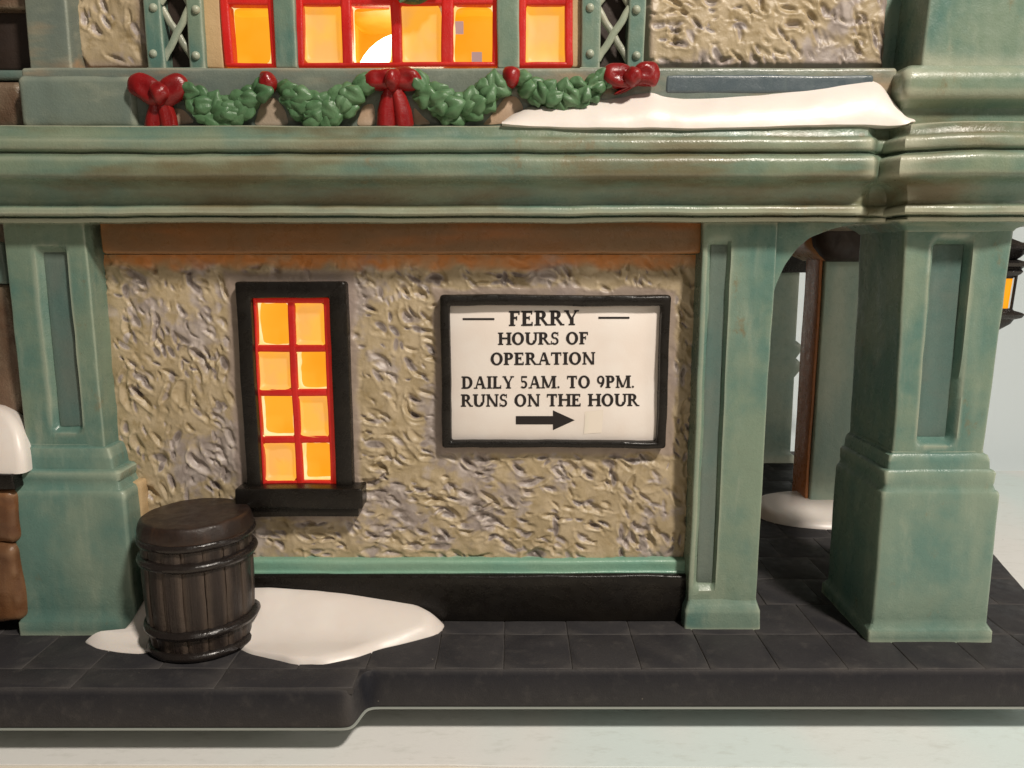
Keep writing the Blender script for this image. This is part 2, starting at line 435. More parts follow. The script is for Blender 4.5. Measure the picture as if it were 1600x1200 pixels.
def paver(x0, x1, y0, y1, k):
    poly = [(x0, y0), (x1, y0), (x1, y1), (x0, y1)]
    edges = [((8.46, -1.74), (9.3, 1.15)), ((9.3, 1.15), (9.8, 2.9)), ((9.8, 2.9), (12, 11))]
    for a, b in edges:
        d = Vector((b[0] - a[0], b[1] - a[1])).normalized(); nrm = Vector((-d.y, d.x)) * INSET
        poly = clip_poly(poly, (a[0] + nrm.x, a[1] + nrm.y), (b[0] + nrm.x, b[1] + nrm.y))
        if len(poly) < 3: return
    g = .004
    p = np.array(poly)
    ar = .5 * abs(np.dot(p[:, 0], np.roll(p[:, 1], 1)) - np.dot(p[:, 1], np.roll(p[:, 0], 1)))
    if ar < .05: return
    dz = random.uniform(-.005, .003)
    v, f = prism(poly, [(.98, g), (ZP - .018 + dz, g), (ZP - .005 + dz, g + .005), (ZP + dz, g + .018)], .2, 0)
    v = wob(v, .010, 1.1, 3)
    part('paving_stone', (v, f), M_pave, parent=base, angle=60)
k = 0
for n in range(-10, 10):
    xa = -.12 + n * 1.0
    for (ya, yb) in ((-1.69, -.66), (-.66, .4)):
        if yb > 0 and xa < 3.4: yb = .05
        paver(xa, xa + 1.0, ya, yb, k); k += 1
    if xa < -2.2 and n % 2 == 0: paver(xa, min(xa + 2.0, -2.2), -2.20, -1.69, k); k += 1
for r_ in range(9):
    ya = .4 + r_ * 1.05
    for n in range(4, 11):
        xa = -.12 + n * 1.0 + .5 * (r_ % 2 == 0)
        paver(xa, xa + 1, ya, ya + 1.05, k); k += 1

# ---- core of the building behind the facade
part('core', rbox(-9.4, 3.6, 1.6, 10, 1.0, 13.2, .02, 2, 1, 9, 0), M_brownstone)
part('porch_ceiling', rbox(3.6, 9.3, -.2, 10.6, PZ(346, 0), PZ(200, 0), .02, 2, 1, 9, 0), M_brownstone)

# ---- rough stone walls: a real relief of gouges and dabs
def stone_wall(x0, x1, z0, z1, Y, step, seed, flat=(), holes=(), dens=30, glow_top=None, edge_round=None):
    rng = np.random.default_rng(seed)
    nx, nz = int((x1 - x0) / step) + 1, int((z1 - z0) / step) + 1
    X, Z = np.meshgrid(np.linspace(x0, x1, nx), np.linspace(z0, z1, nz))
    pos = np.stack([X, Z, np.zeros_like(X) + seed], -1)
    warp = pos + .14 * np.stack([vnoise(pos * 3.2, 1), vnoise(pos * 3.2 + 9, 2), 0 * X], -1)
    n1 = 1 - np.abs(vnoise(warp * 1.7, 3)); n2 = 1 - np.abs(vnoise(warp * 3.9, 4)); n3 = vnoise(warp * 10, 5)
    h = .055 * vnoise(warp * 1.5, 3) + .020 * (n2 - .6) + .006 * n3
    pit = np.zeros_like(h)
    ang_f = lambda x, z: 1.1 * vnoise(np.array([[x * .35, z * .35, 3.3 + seed]]), 9)[0]
    for _ in range(int((x1 - x0) * (z1 - z0) * dens)):
        cx, cz = rng.uniform(x0, x1), rng.uniform(z0, z1)
        a = rng.uniform(.05, .18) * (1.4 if rng.random() < .15 else 1); b = a * rng.uniform(.24, .52); dep = rng.uniform(.03, .10) * (.5 + a * 5)
        th = R(-58) + ang_f(cx, cz) + rng.normal(0, .35)
        rr = a * 1.5
        i0, i1 = max(0, int((cx - rr - x0) / step)), min(nx, int((cx + rr - x0) / step) + 2)
        j0, j1 = max(0, int((cz - rr - z0) / step)), min(nz, int((cz + rr - z0) / step) + 2)
        if i1 <= i0 or j1 <= j0: continue
        dx, dz = X[j0:j1, i0:i1] - cx, Z[j0:j1, i0:i1] - cz
        u = (dx * math.cos(th) + dz * math.sin(th)) / a; v = (-dx * math.sin(th) + dz * math.cos(th)) / b
        v = v + .35 * np.sin(u * 2.2 + cx * 7)
        rad = np.sqrt(u * u + v * v)
        s = np.clip(1 - rad, 0, 1); s = s * s * (3 - 2 * s)
        prof = np.clip(s, 0, 1) ** .5 * (.55 + .45 * np.clip(v, -1, 1))       # steep on one side, shallow on the other
        h[j0:j1, i0:i1] -= dep * prof
        h[j0:j1, i0:i1] += .16 * dep * np.exp(-((rad - 1.12) / .2) ** 2) * (v < .2)
        paint = 0 if rng.random() < .42 else rng.uniform(.45, 1.15)
        pit[j0:j1, i0:i1] = np.maximum(pit[j0:j1, i0:i1], np.clip(s * 1.7, 0, 1) * paint)
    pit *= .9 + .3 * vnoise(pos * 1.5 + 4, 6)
    mauve = np.zeros_like(h)
    for (fx0, fx1, fz0, fz1, wd) in flat:
        d = np.maximum(np.maximum(fx0 - X, X - fx1), np.maximum(fz0 - Z, Z - fz1))
        m = 1 - sstep(wd * .55, wd * 1.25, d + .05 * vnoise(pos * 4, 8))
        h = h * (1 - .85 * m) + .012 * m; pit *= 1 - .8 * m; mauve = np.maximum(mauve, m * .8)
    org = np.zeros_like(h)
    if glow_top is not None:
        org = sstep(glow_top - .25, glow_top - .09, Z + .07 * vnoise(pos * 5, 12)); h = h * (1 - .75 * org); pit *= 1 - org
    yy = Y - h * .70
    if edge_round:
        dd = np.minimum(np.minimum(X - x0, x1 - X), np.minimum(Z - z0, z1 - Z)); yy = yy + .14 * (1 - sstep(0, edge_round, dd)) ** 2; mauve = np.maximum(mauve, .7 * (1 - sstep(.02, .2, dd)))
    V = np.stack([X, yy, Z], -1).reshape(-1, 3)
    fc = []
    xc = np.linspace(x0, x1, nx); zc = np.linspace(z0, z1, nz)
    for j in range(nz - 1):
        zm = zc[j] + step / 2
        hh = [hx for hx in holes if hx[2] < zm < hx[3]]
        for i in range(nx - 1):
            xm = xc[i] + step / 2
            if any(hx[0] < xm < hx[1] for hx in hh): continue
            a = j * nx + i; fc.append([a, a + 1, a + nx + 1, a + nx])
    return part('stone_wall', (V, fc), M_stone, angle=180, attr={'pit': pit.ravel(), 'painted_glow': org.ravel(), 'mauve': mauve.ravel()})
# window and sign bounds on the wall plane
def rect_px(x0, y0, x1, y1, Y):
    a = P(x0, y0, Y); b = P(x1, y1, Y); c = P(x0, y1, Y); d = P(x1, y0, Y)
    return (a[0] + c[0]) / 2, (b[0] + d[0]) / 2, b[1], a[1]
WR = rect_px(376, 440, 545, 800, -.05); SR = rect_px(689, 462, 1045, 700, -.05)
wi = rect_px(400, 462, 517, 762, -.05)
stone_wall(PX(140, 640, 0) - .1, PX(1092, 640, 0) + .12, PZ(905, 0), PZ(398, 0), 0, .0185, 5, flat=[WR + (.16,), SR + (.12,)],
           holes=[wi], dens=36, glow_top=PZ(399, 0))
stone_wall(PX(1008, 50, -.1), PX(1388, 50, -.1), PZ(108, -.1), PZ(-70, -.1), -.12, .0185, 11, dens=36, edge_round=.12)
stone_wall(PX(106, 50, -.1), PX(232, 50, -.1), PZ(110, -.1), PZ(-70, -.1), -.12, .0185, 14, dens=36, edge_round=.08)
part('wall_backing', rbox(PX(225, 50, 0) - 1.4, PX(345, 50, 0), .0, .3, PZ(112, 0), PZ(-75, 0), .02, 2, 1, 9, 0), M_deepbrown)
part('wall_backing', rbox(PX(892, 50, 0), PX(1400, 50, 0), .06, .3, PZ(112, 0), PZ(-75, 0), .02, 2, 1, 9, 0), M_deepbrown)

# ---- skirting: mint strip and black plinth board
xl, xr = -6.2, PX(1078, 930, -.2)
def strip(name, pts, x0, x1, m, w=.012, n=60, seed=0, back=.1):
    pr = smooth_profile(pts, 2); pr = pr + [(-back, pr[-1][1]), (-back, pr[0][1])]
    return part(name, sweep(pr, [(x0 + (x1 - x0) * i / n, 0, 0, -1) for i in range(n + 1)], w, seed), m)
z1, z2 = PZ(875, -.1), PZ(902, -.14)
strip('skirting_strip', [(.0, z2 - .1), (.15, z2 - .1), (.15, z2 + .03), (.145, z2 + .08), (.12, z2 + .10), (.125, z1 - .10), (.13, z1 - .04), (.10, z1), (.0, z1 + .01)], xl, xr + .1, M_mint)
zt = PZ(900, -.24)
part('plinth_board', rbox(xl, xr, -.235, .1, ZP - .02, zt, .045, 40, 3, .12, .016, 3), M_black)

# ---- lintel board over the wall
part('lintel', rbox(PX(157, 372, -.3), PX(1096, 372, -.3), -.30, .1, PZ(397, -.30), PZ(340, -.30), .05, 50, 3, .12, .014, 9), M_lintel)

# ---- piers
def pier(name, st, front_pts, recess, depth, m, mp, w=.016, seed=0, ns=26, parent=HOUSE, panel=True, soft=.05):
    """recess: (x0, x1, z0, z1) cut into the front face"""
    v, f = stack(st, ns, 4, .07)
    v = np.array(v)
    if recess:
        x0, x1, z0, z1 = recess
        yf = front_pts
        isf = np.abs(v[:, 1] - yf) < .02
        msk = sstep(x0 - soft, x0 + soft, v[:, 0]) * (1 - sstep(x1 - soft * .6, x1 + soft * .4, v[:, 0])) * sstep(z0 - soft, z0 + soft, v[:, 2]) * (1 - sstep(z1 - soft, z1 + soft, v[:, 2]))
        v[:, 1] += isf * msk * depth
    v = wob(v, w, .9, seed)
    o = part(name, (v, f), m, parent=parent, angle=40)
    if recess and panel:
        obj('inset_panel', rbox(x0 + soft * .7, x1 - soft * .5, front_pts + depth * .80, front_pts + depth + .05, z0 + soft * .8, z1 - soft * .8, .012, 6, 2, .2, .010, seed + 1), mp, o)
    return o
def zf(py, Y): return PZ(py, Y)
# left pier
ys, yb = -.45, -.64
ztop = zf(346, ys); z_a = zf(700, ys); z_b = zf(716, -.5); z_c = zf(735, -.55); z_d = zf(752, -.6); z_e = zf(766, yb); z_f = zf(958, yb); z_g = zf(968, yb)
sx0, sx1 = PX(22, 530, ys), PX(148, 530, ys); bx0, bx1 = PX(22, 850, yb), PX(203, 850, yb)
pl = pier('pier', [(z_a - .2, sx0, sx1, ys, .15, .03), (ztop, sx0, sx1, ys, .15, .03)],
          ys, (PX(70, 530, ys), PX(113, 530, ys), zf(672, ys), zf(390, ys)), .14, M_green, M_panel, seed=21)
def px_lerp(a, b, t): return a + (b - a) * t
def pbase(sx0, sx1, ys, bx0, bx1, yb, back, lipx, lipy, parent, zs, seed, m):
    za, zb, zc, zd, ze, zf_, zg = zs
    L = lambda t: (px_lerp(sx0, bx0, t), px_lerp(sx1, bx1, t), px_lerp(ys, yb, t), back + .1 * t)
    st = [(ZP - .03,) + (bx0 - lipx, bx1 + lipx, yb - lipy, back + .1 + lipy, .04), (zg - .03,) + (bx0 - lipx, bx1 + lipx, yb - lipy, back + .1 + lipy, .04),
          (zg,) + (bx0 - lipx * .75, bx1 + lipx * .75, yb - lipy * .75, back + .1 + lipy * .75, .05), (zf_,) + (bx0, bx1, yb, back + .1, .05)]
    st += [(ze - .07,) + L(1.0) + (.06,), (ze - .02,) + L(.93) + (.06,), (ze + .005,) + L(.78) + (.06,), (zd - .02,) + L(.66) + (.05,), (zd + .015,) + L(.70) + (.05,),
           (zc - .04,) + L(.74) + (.05,), (zc,) + L(.62) + (.05,), (zc + .02,) + L(.40) + (.04,), (zb - .02,) + L(.36) + (.04,), (zb + .02,) + L(.34) + (.04,),
           (za,) + L(.22) + (.04,), (za + .025,) + L(.0) + (.03,), (za + .06,) + L(-.02) + (.03,)]
    v, f = stack(st, 14, 4, .09)
    return obj('pier_base', (wob(v, .018, .9, seed), f), m, parent, angle=38)
pbase(sx0, sx1, ys, bx0, bx1, yb, .2, .05, .05, pl, (z_a, z_b, z_c, z_d, z_e, z_f, z_g), 24, M_pierbase)
part('worn_edge', rbox(PX(205, 830, -.2), PX(226, 830, -.2), -.22, .05, PZ(900, -.2), PZ(752, -.2), .03, 3, 2, .1, .012, 5), M_cream)
# pilaster right of the sign
ys = -.42
q0, q1 = PX(1087, 660, ys), PX(1198, 660, ys)
pil = pier('pilaster', [(ZP - .03, q0 + .0, q1 + .0, ys, 1.0, .03), (zf(346, ys), q0, q1, ys, 1.0, .03)], ys,
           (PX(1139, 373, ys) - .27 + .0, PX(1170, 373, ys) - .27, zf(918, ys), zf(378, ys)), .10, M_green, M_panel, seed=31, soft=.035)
part('pilaster_foot', stack([(ZP - .02, q0 - .07, q1 + .06, ys - .08, .5, .04), (zf(955, ys - .06), q0 - .06, q1 + .05, ys - .07, .5, .05), (zf(945, ys - .03), q0 - .02, q1 + .02, ys - .03, .5, .05), (zf(938, ys), q0 + .0, q1 - .0, ys - .0, .5, .04), (zf(925, ys), q0 + .02, q1 - .02, ys + .03, .5, .03)], 10, 4, .05), M_pierbase, parent=pil)
# right pier
ys, yb = -.75, -.86
zs = [zf(y_, Y_) for y_, Y_ in ((712, -.75), (722, -.78), (736, -.80), (757, -.82), (768, -.86), (975, -.86), (984, -.9))]
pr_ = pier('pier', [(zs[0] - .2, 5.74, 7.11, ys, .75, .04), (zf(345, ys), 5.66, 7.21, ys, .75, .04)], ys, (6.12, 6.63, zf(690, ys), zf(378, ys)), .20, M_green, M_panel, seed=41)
pbase(5.73, 7.12, ys, 5.58, 7.38, yb, .75, .06, .06, pr_, zs, 44, M_pierbase)
part('pier_neck', stack([(zf(362, -.75), 5.67, 7.22, -.752, .8, .04), (zf(357, -.78), 5.63, 7.25, -.78, .85, .05), (zf(351, -.85), 5.54, 7.34, -.87, .9, .06), (zf(343, -.95), 5.46, 7.45, -.97, .95, .06)], 14, 4, .03), M_cornice, parent=pr_)

# ---- cornice
prof_px = [(349, .30), (348, .73), (342, .76), (339.5, .75), (338.3, .70), (337.2, .78), (335, .86), (326, .87), (322, .84), (319.5, .80), (312, .81), (303, .825), (294, .87), (287, .94), (283, 1.02), (279.5, 1.10), (275, 1.15), (270, 1.168),
           (262, 1.17), (250, 1.17), (245, 1.14), (242.5, 1.08), (240, .97), (238.5, .97), (236.5, 1.02), (231, 1.06), (220, 1.06), (216, 1.03), (213.5, .98), (212.5, .92), (199, .90), (196, .90), (196, .3)]
prof = smooth_profile([(d, PZ(y_, -d)) for y_, d in prof_px], 1)
prof = prof + [(.0, prof[-1][1]), (.0, prof[0][1])]
xa, xb = -9.6, 5.45
def sc_(x): return 1 - .24 * float(sstep(4.86, 5.18, x)) ** 1.8
part('cornice', sweep(prof, [(xa + (xb - xa) * i / 150, .02, 0, -sc_(xa + (xb - xa) * i / 150)) for i in range(151)], .013, 51), M_cornice, angle=30)
# the same mouldings breaking forward over the right pier
path = [(6.2, 1.0 - .1 * i, -1, 0) for i in range(12)]
for i in range(9):
    a = R(90 * i / 8); c_, s_ = math.cos(a), math.sin(a); mm = max(c_, s_) ** .55
    path.append((6.2, -.34, -c_ / mm, -s_ / mm))
path += [(6.2 + .6 * i / 8, -.34, 0, -1) for i in range(1, 8)]
for i in range(9):
    a = R(90 * i / 8); c_, s_ = math.cos(a), math.sin(a); mm = max(c_, s_) ** .55
    path.append((6.8, -.34, s_ / mm, -c_ / mm))
path += [(6.8, -.34 + .15 * i, 1, 0) for i in range(1, 10)]
dzp = .0
part('pier_cornice', sweep([(d * .97 + .0, z + dzp) for d, z in prof], path, .016, 55), M_cornice, angle=30)
# arched bracket
arc = [(1184, 344), (1176, 600), (1195, 600), (1198, 540), (1203, 485), (1212, 447), (1226, 415), (1245, 389), (1266, 371), (1300, 358), (1350, 346), (1360, 344)]
part('arch_bracket', slab_xz([P(x, y, -.36) for x, y in arc], -.36, .6, .012, .05, 1), M_green)
part('joint_bead', rbox(PX(1208, 400, -.42), PX(1213, 400, -.42), -.405, -.3, PZ(520, -.4), PZ(348, -.4), .01, 3, 1, .1, .01, 3), M_panel)

# ---- far side of the porch
far = part('rear_pier', stack([(ZP, 6.89, 9.0, 5.15, 6.2, .05), (ZP + .25, 6.92, 9.0, 5.2, 6.15, .06), (ZP + .3, 6.94, 8.95, 5.22, 6.15, .05), (8.2, 6.94, 8.95, 5.22, 6.15, .05)], 8, 3, .2), M_rear_lit)
part('warm_lit_pier_side', rbox(6.86, 6.933, 5.3, 6.15, ZP + .02, 8.0, .02, 3, 2, .3, .012, 6), M_warm_side, parent=far)
cap_ = part('pier_cap', stack([(PZ(409, 5.0), 6.95, 9.3, 4.9, 6.8, .3), (PZ(400, 5.0), 6.75, 9.3, 4.7, 6.9, .3), (PZ(385, 5.0), 6.55, 9.3, 4.6, 7.0, .3), (PZ(340, 5.0), 6.4, 9.3, 4.5, 7.0, .3)], 8, 5, .15), M_deepbrown, parent=far)
obj('cap_end', stack([(PZ(408, 5.0), 6.90, 7.6, 5.0, 6.7, .3), (PZ(400, 5.0), 6.68, 7.6, 4.95, 6.8, .3), (PZ(385, 5.0), 6.46, 7.6, 4.9, 6.9, .3), (PZ(340, 5.0), 6.3, 7.6, 4.9, 6.9, .3)], 8, 5, .15), M_orange, far)
part('rear_pier', stack([(ZP, 6.4, 8.20, 9.5, 11, .05), (ZP + .2, 6.4, 8.16, 9.55, 11, .05), (ZP + .26, 6.45, 8.07, 9.6, 11, .05), (PZ(590, 9.6), 6.45, 8.05, 9.6, 11, .05), (PZ(578, 9.6), 6.4, 8.20, 9.55, 11, .06), (PZ(566, 9.6), 6.4, 8.18, 9.55, 11, .06),
                      (PZ(560, 9.6), 6.45, 8.07, 9.6, 11, .05), (PZ(548, 9.6), 6.4, 8.20, 9.55, 11, .06), (PZ(538, 9.6), 6.4, 8.16, 9.55, 11, .06), (PZ(532, 9.6), 6.5, 8.03, 9.6, 11, .05), (8.0, 6.5, 8.02, 9.6, 11, .05)], 8, 3, .2), M_rear_lit)
part('rear_beam', rbox(6.0, 11.5, 9.3, 10.8, PZ(426, 9.3), 8.42, .03, 4, 2, .5, 0), M_black)

# ---- sill band above the cornice
ysb = -.62
part('sill_band', rbox(PX(36, 150, ysb), PX(1400, 150, ysb), ysb, .1, PZ(200, ysb), PZ(105, ysb), .05, 60, 4, .08, .012, 61), M_band)
part('sill_block', rbox(PX(27, 150, -.68), PX(212, 150, -.68), -.69, .1, PZ(200, -.68), PZ(117, -.68), .10, 20, 5, .08, .016, 62), M_block)
part('sill_panel', rbox(PX(1037, 130, ysb) + .02, PX(1365, 130, ysb), ysb - .012, ysb + .1, PZ(146, ysb), PZ(116, ysb), .12, 20, 6, .03, .012, 63), M_slate)
for pg in ([(408, 160), (428, 150), (446, 172), (452, 196), (396, 196)], [(566, 165), (584, 160), (588, 196), (556, 197)], [(646, 165), (660, 182), (676, 194), (646, 196)], [(768, 180), (790, 150), (808, 150), (820, 170), (800, 192), (752, 196)], [(268, 168), (286, 170), (306, 192), (272, 196)]):
    part('bare_patch', slab_xz([P(x, y, ysb - .005) for x, y in pg[::-1]], ysb - .007, ysb + .05, .004, .03, 5), M_bare)
part('upper_pier_base', stack([(PZ(200, -.75), 5.35, 9.2, -.78, .9, .05), (PZ(170, -.78), 5.42, 9.2, -.80, .9, .05), (PZ(160, -.9), 5.40, 9.2, -.88, .9, .08), (PZ(152, -1.0), 5.36, 9.2, -.98, .9, .1), (PZ(140, -1.03), 5.35, 9.2, -1.02, .9, .1), (PZ(118, -1.03), 5.35, 9.2, -1.02, .9, .1), (PZ(109, -1.0), 5.37, 9.2, -.98, .9, .1), (PZ(104, -.9), 5.44, 9.2, -.9, .9, .08), (PZ(102, -.8), 5.5, 9.2, -.8, .9, .05)], 14, 5, .05), M_cornice)
part('upper_pier', stack([(PZ(106, -.8), 5.66, 9.1, -.80, .9, .04), (PZ(-80, -.8), 5.72, 9.1, -.80, .9, .04)], 14, 4, .2), M_green)
v_, f_ = stack([(PZ(120, -.42), PX(45, 100, -.42), PX(113, 100, -.42), -.42, .3, .04), (PZ(108, -.42), PX(46, 100, -.42), PX(111, 100, -.42), -.42, .3, .04), (PZ(-80, -.42), PX(42, 60, -.42), PX(110, 60, -.42), -.42, .3, .04)], 8, 4, .1)
part('upper_pier', (wob(v_, .012, 1, 8), f_), M_band)

part('corner_strip', rbox(PX(1378, 50, .05), PX(1420, 50, .05), .04, .4, PZ(112, 0), PZ(-80, 0), .02, 3, 2, .3, .01, 64), M_pierbase)
# ---- lattice posts
def lattice(x0, x1, seed):
    """picture columns of the two flanges"""
    Y = -.30
    zb, zt = PZ(110, Y), PZ(-75, Y)
    X = lambda p: PX(p, 60, Y)
    w = x1 - x0
    fl = .40 * w
    a0, a1 = x0, x0 + .30 * w; b0, b1 = x1 - .27 * w, x1
    post = part('lattice_post', rbox(X(a0), X(a1), Y, .1, zb, zt, .03, 5, 3, .1, .012, seed), M_green)
    obj('flange', rbox(X(b0), X(b1), Y + .01, .1, zb, zt, .03, 5, 3, .1, .012, seed + 1), M_green, post)
    obj('backing', rbox(X(a1) - .05, X(b0) + .05, -.04, .12, zb, zt, .02, 2, 1, .5, 0), M_deepbrown, post)
    obj('foot_plate', rbox(X(a0) - .02, X(b1) + .02, Y - .02, .1, zb - .05, zb + .05, .03, 6, 3, .1, .012, seed + 2), M_green, post)
    for yy in (12, 84, -58):
        for pc in ((a0 + a1) / 2 - 1, (b0 + b1) / 2):
            cx, cz = PX(pc, yy, Y), PZ(yy + (3 if pc > (x0 + x1) / 2 else 0), Y)
            obj('rivet', sphere((cx, Y + .005, cz), (.062, .055, .062), 14, 8), M_green, post)
    zc = [PZ(98, Y), PZ(46, Y) , PZ(-8, Y), PZ(-62, Y)]
    xm0, xm1 = X(a1) - .03, X(b0) + .03
    k = 0
    for z_lo, z_hi in ((PZ(92, Y), PZ(10, Y)), (PZ(4, Y), PZ(-78, Y))):
        for s in (0, 1):
            p = [(xm0, Y + .06 + .05 * s, z_lo), (xm1, Y + .06 + .05 * s, z_hi)] if s == 0 else [(xm0, Y + .11, z_hi), (xm1, Y + .11, z_lo)]
            n = 8; pts = [tuple(np.array(p[0]) + (np.array(p[1]) - np.array(p[0])) * i / n + np.array((0, 0, .012 * math.sin(i * 1.9 + k)))) for i in range(n + 1)]
            obj('lattice_bar', tube(pts, .052, 10, .7), M_green if s == 0 else M_band, post); k += 1
lattice(227, 318, 70); lattice(908, 1008, 75)
# jamb posts beside the windows
for (x0, x1, m, Y, sd) in ((317, 348, M_cream, -.2, 81), (892, 911, M_cream, -.2, 82), (428, 462, M_green, -.32, 83), (777, 812, M_green, -.32, 84)):
    part('jamb', rbox(PX(x0, 60, Y), PX(x1, 60, Y), Y, .25, PZ(106, Y), PZ(-75, Y), .03, 5, 3, .1, .010, sd), m)

# ---- windows
def frame_bars(rects, y0, y1, r, seed, w=.010):
    return join(*[rbox(x0, x1, y0 + .004 * i, y1, z0, z1, r, 6, 3, .12, w, seed + i) for i, (x0, x1, z0, z1) in enumerate(rects)])
def frame_loop(o, i, y0, y1, r, seed, w=.012):
    # o, i: outer and inner (x0, x1, z0, z1)
    def rr(b, ins, q, y): return [(x, y, z) for x, z in ring(b[0] + ins, b[1] - ins, b[2] + ins, b[3] - ins, q, 24, 3)]
    rs = [rr(o, 0, .05, y1), rr(o, 0, .05, y0 + r), rr(o, r * .3, .05, y0 + r * .3), rr(o, r, .04, y0), rr(i, -r, .04, y0), rr(i, -r * .3, .03, y0 + r * .3), rr(i, 0, .03, y0 + r), rr(i, 0, .03, y1)]
    v, f = loft(rs, False); return wob(v, w, 1.3, seed), f
def dish(px4, Yf, Yb, mback, mside, name, parent):
    """an open pane: lit porcelain reveals and the amber glow at the back"""
    f = [P(x, y, Yf) for x, y in px4]
    p = smooth_loop(resample([(a, b) for a, b in f], .05), 2)
    n = len(p)
    ri = [[(x, Yf, z) for x, z in p], [(x, (Yf + Yb) / 2, z) for x, z in p], [(x, Yb, z) for x, z in p]]
    v, fc = loft(ri, False); fc.append([2 * n + i for i in range(n)])
    return obj(name, (v, fc), [mside, mback], parent, fmat=[0] * (len(fc) - 1) + [1], angle=30)
def pane_slab(px4, Yf, Y2, m, name, parent, seed):
    f = [P(x, y, Yf) for x, y in px4]
    p = smooth_loop(resample([(a, b) for a, b in f], .05), 2); c = p.mean(0); n = len(p)
    ri = [[(x, Y2, z) for x, z in p]]
    for s, d in ((1, 0), (.96, .012), (.88, .035), (.78, .05), (.5, .056), (.2, .05)):
        ri.append([(c[0] + (x - c[0]) * s, Yf + d, c[1] + (z - c[1]) * s) for x, z in p])
    v, fc = loft(ri)
    return obj(name, (wob(v, .012, 3, seed), fc), m, parent)
def qd(x0, y0, x1, y1, sk=0): return [(x0, y1), (x1, y1), (x1, y0), (x0, y0)]
def skew(px4, x_ref=450, k=.055, yr=600): return px4
# lower window: black frame > red sash, panes, sill
def tilt_rect(x0, y0, x1, y1, Y):
    return P(x0, y1, Y), P(x1, y1, Y), P(x1, y0, Y), P(x0, y0, Y)
YF = -.20
X = lambda p, y, Y=YF: PX(p, y, Y)
xo0, xo1 = X(375, 600), X(545, 600); xi0, xi1 = X(398, 600), X(518, 600)
zo0, zo1 = PZ(770, YF), PZ(440, YF); zi0, zi1 = PZ(763, YF), PZ(466, YF)
win = part('window', frame_loop((xo0, xo1, zo0 - .1, zo1), (xi0, xi1, zi0 - .06, zi1), YF, .05, .035, 91, .012), M_black)
sl = join(rbox(X(367, 785, -.38), X(566, 785, -.38), -.38, .05, PZ(795, -.38), PZ(764, -.38), .03, 20, 3, .1, .010, 95),
          rbox(X(375, 800, -.3), X(561, 800, -.3), -.31, .05, PZ(808, -.31), PZ(792, -.31), .02, 20, 3, .1, .008, 96))
obj('sill', sl, M_black, win)
YR = -.09
rowy = [465, 544, 613, 687, 762]
vx = [(450, 460), (452, 464), (457, 468), (460, 471)]
red = [(xi0 - .01, X(405, 600, YR), zi0 - .02, zi1), (X(510, 600, YR), xi1 + .01, zi0 - .02, zi1), (xi0, xi1, PZ(474, YR), zi1 + .01), (xi0, xi1, zi0 - .02, PZ(752, YR))]
red += [(X(454, 600, YR), X(465, 600, YR), zi0, zi1)]
for yc in (545, 614, 688): red.append((xi0, xi1, PZ(yc + 5.5, YR), PZ(yc - 5.5, YR)))
obj('sash', frame_bars(red, YR, .03, .03, 101, .013), M_redframe, win)
panes = [(404, 474, 455, 540, 1), (464, 474, 510, 539, 0), (404, 550, 454, 608, 0), (465, 548, 511, 609, 1), (404, 619, 454, 682, 1), (465, 620, 510, 681, 0), (405, 694, 454, 751, 0), (465, 693, 511, 753, 1)]
for i, (x0, y0, x1, y1, br) in enumerate(panes):
    e = 1.5
    q4 = [(P(px, 600, -.06)[0], PZ(py, -.06)) for px, py in qd(x0 - e, y0 - e, x1 + e, y1 + e)]
    def dish2(q4, Yf, Yb):
        p = smooth_loop(resample(q4, .05), 3); n = len(p); p = wob(np.stack([p[:, 0], 0 * p[:, 0], p[:, 1]], 1), (.022), 3.3, 7 + i)[:, [0, 2]]
        ri = [[(x, Yf, z) for x, z in p], [(x, Yb, z) for x, z in offset_loop(p, .012)]]
        v, fc = loft(ri, False); fc.append([n + k for k in range(n)])
        return v, fc
    if br:
        v, fc = dish2(q4, -.055, .24); obj('pane', (v, fc), [M_reveal, M_amber], win, fmat=[0] * (len(fc) - 1) + [1], angle=30)
    else:
        p = smooth_loop(resample(q4, .05), 3); c = p.mean(0)
        ri = [[(x, .04, z) for x, z in p]]
        for s, d in ((1, 0), (.95, .03), (.86, .075), (.74, .095), (.45, .10), (.15, .09)):
            ri.append([(c[0] + (x - c[0]) * s, -.055 + d, c[1] + (z - c[1]) * s) for x, z in p])
        v, fc = loft(ri); obj('pane', (wob(v, .014, 3.3, 7 + i), fc), M_dull, win)
part('window_backing', rbox(xi0 - .2, xi1 + .2, .26, .4, zi0 - .2, zi1 + .2, .01, 2, 1, 9, 0), M_deepbrown)

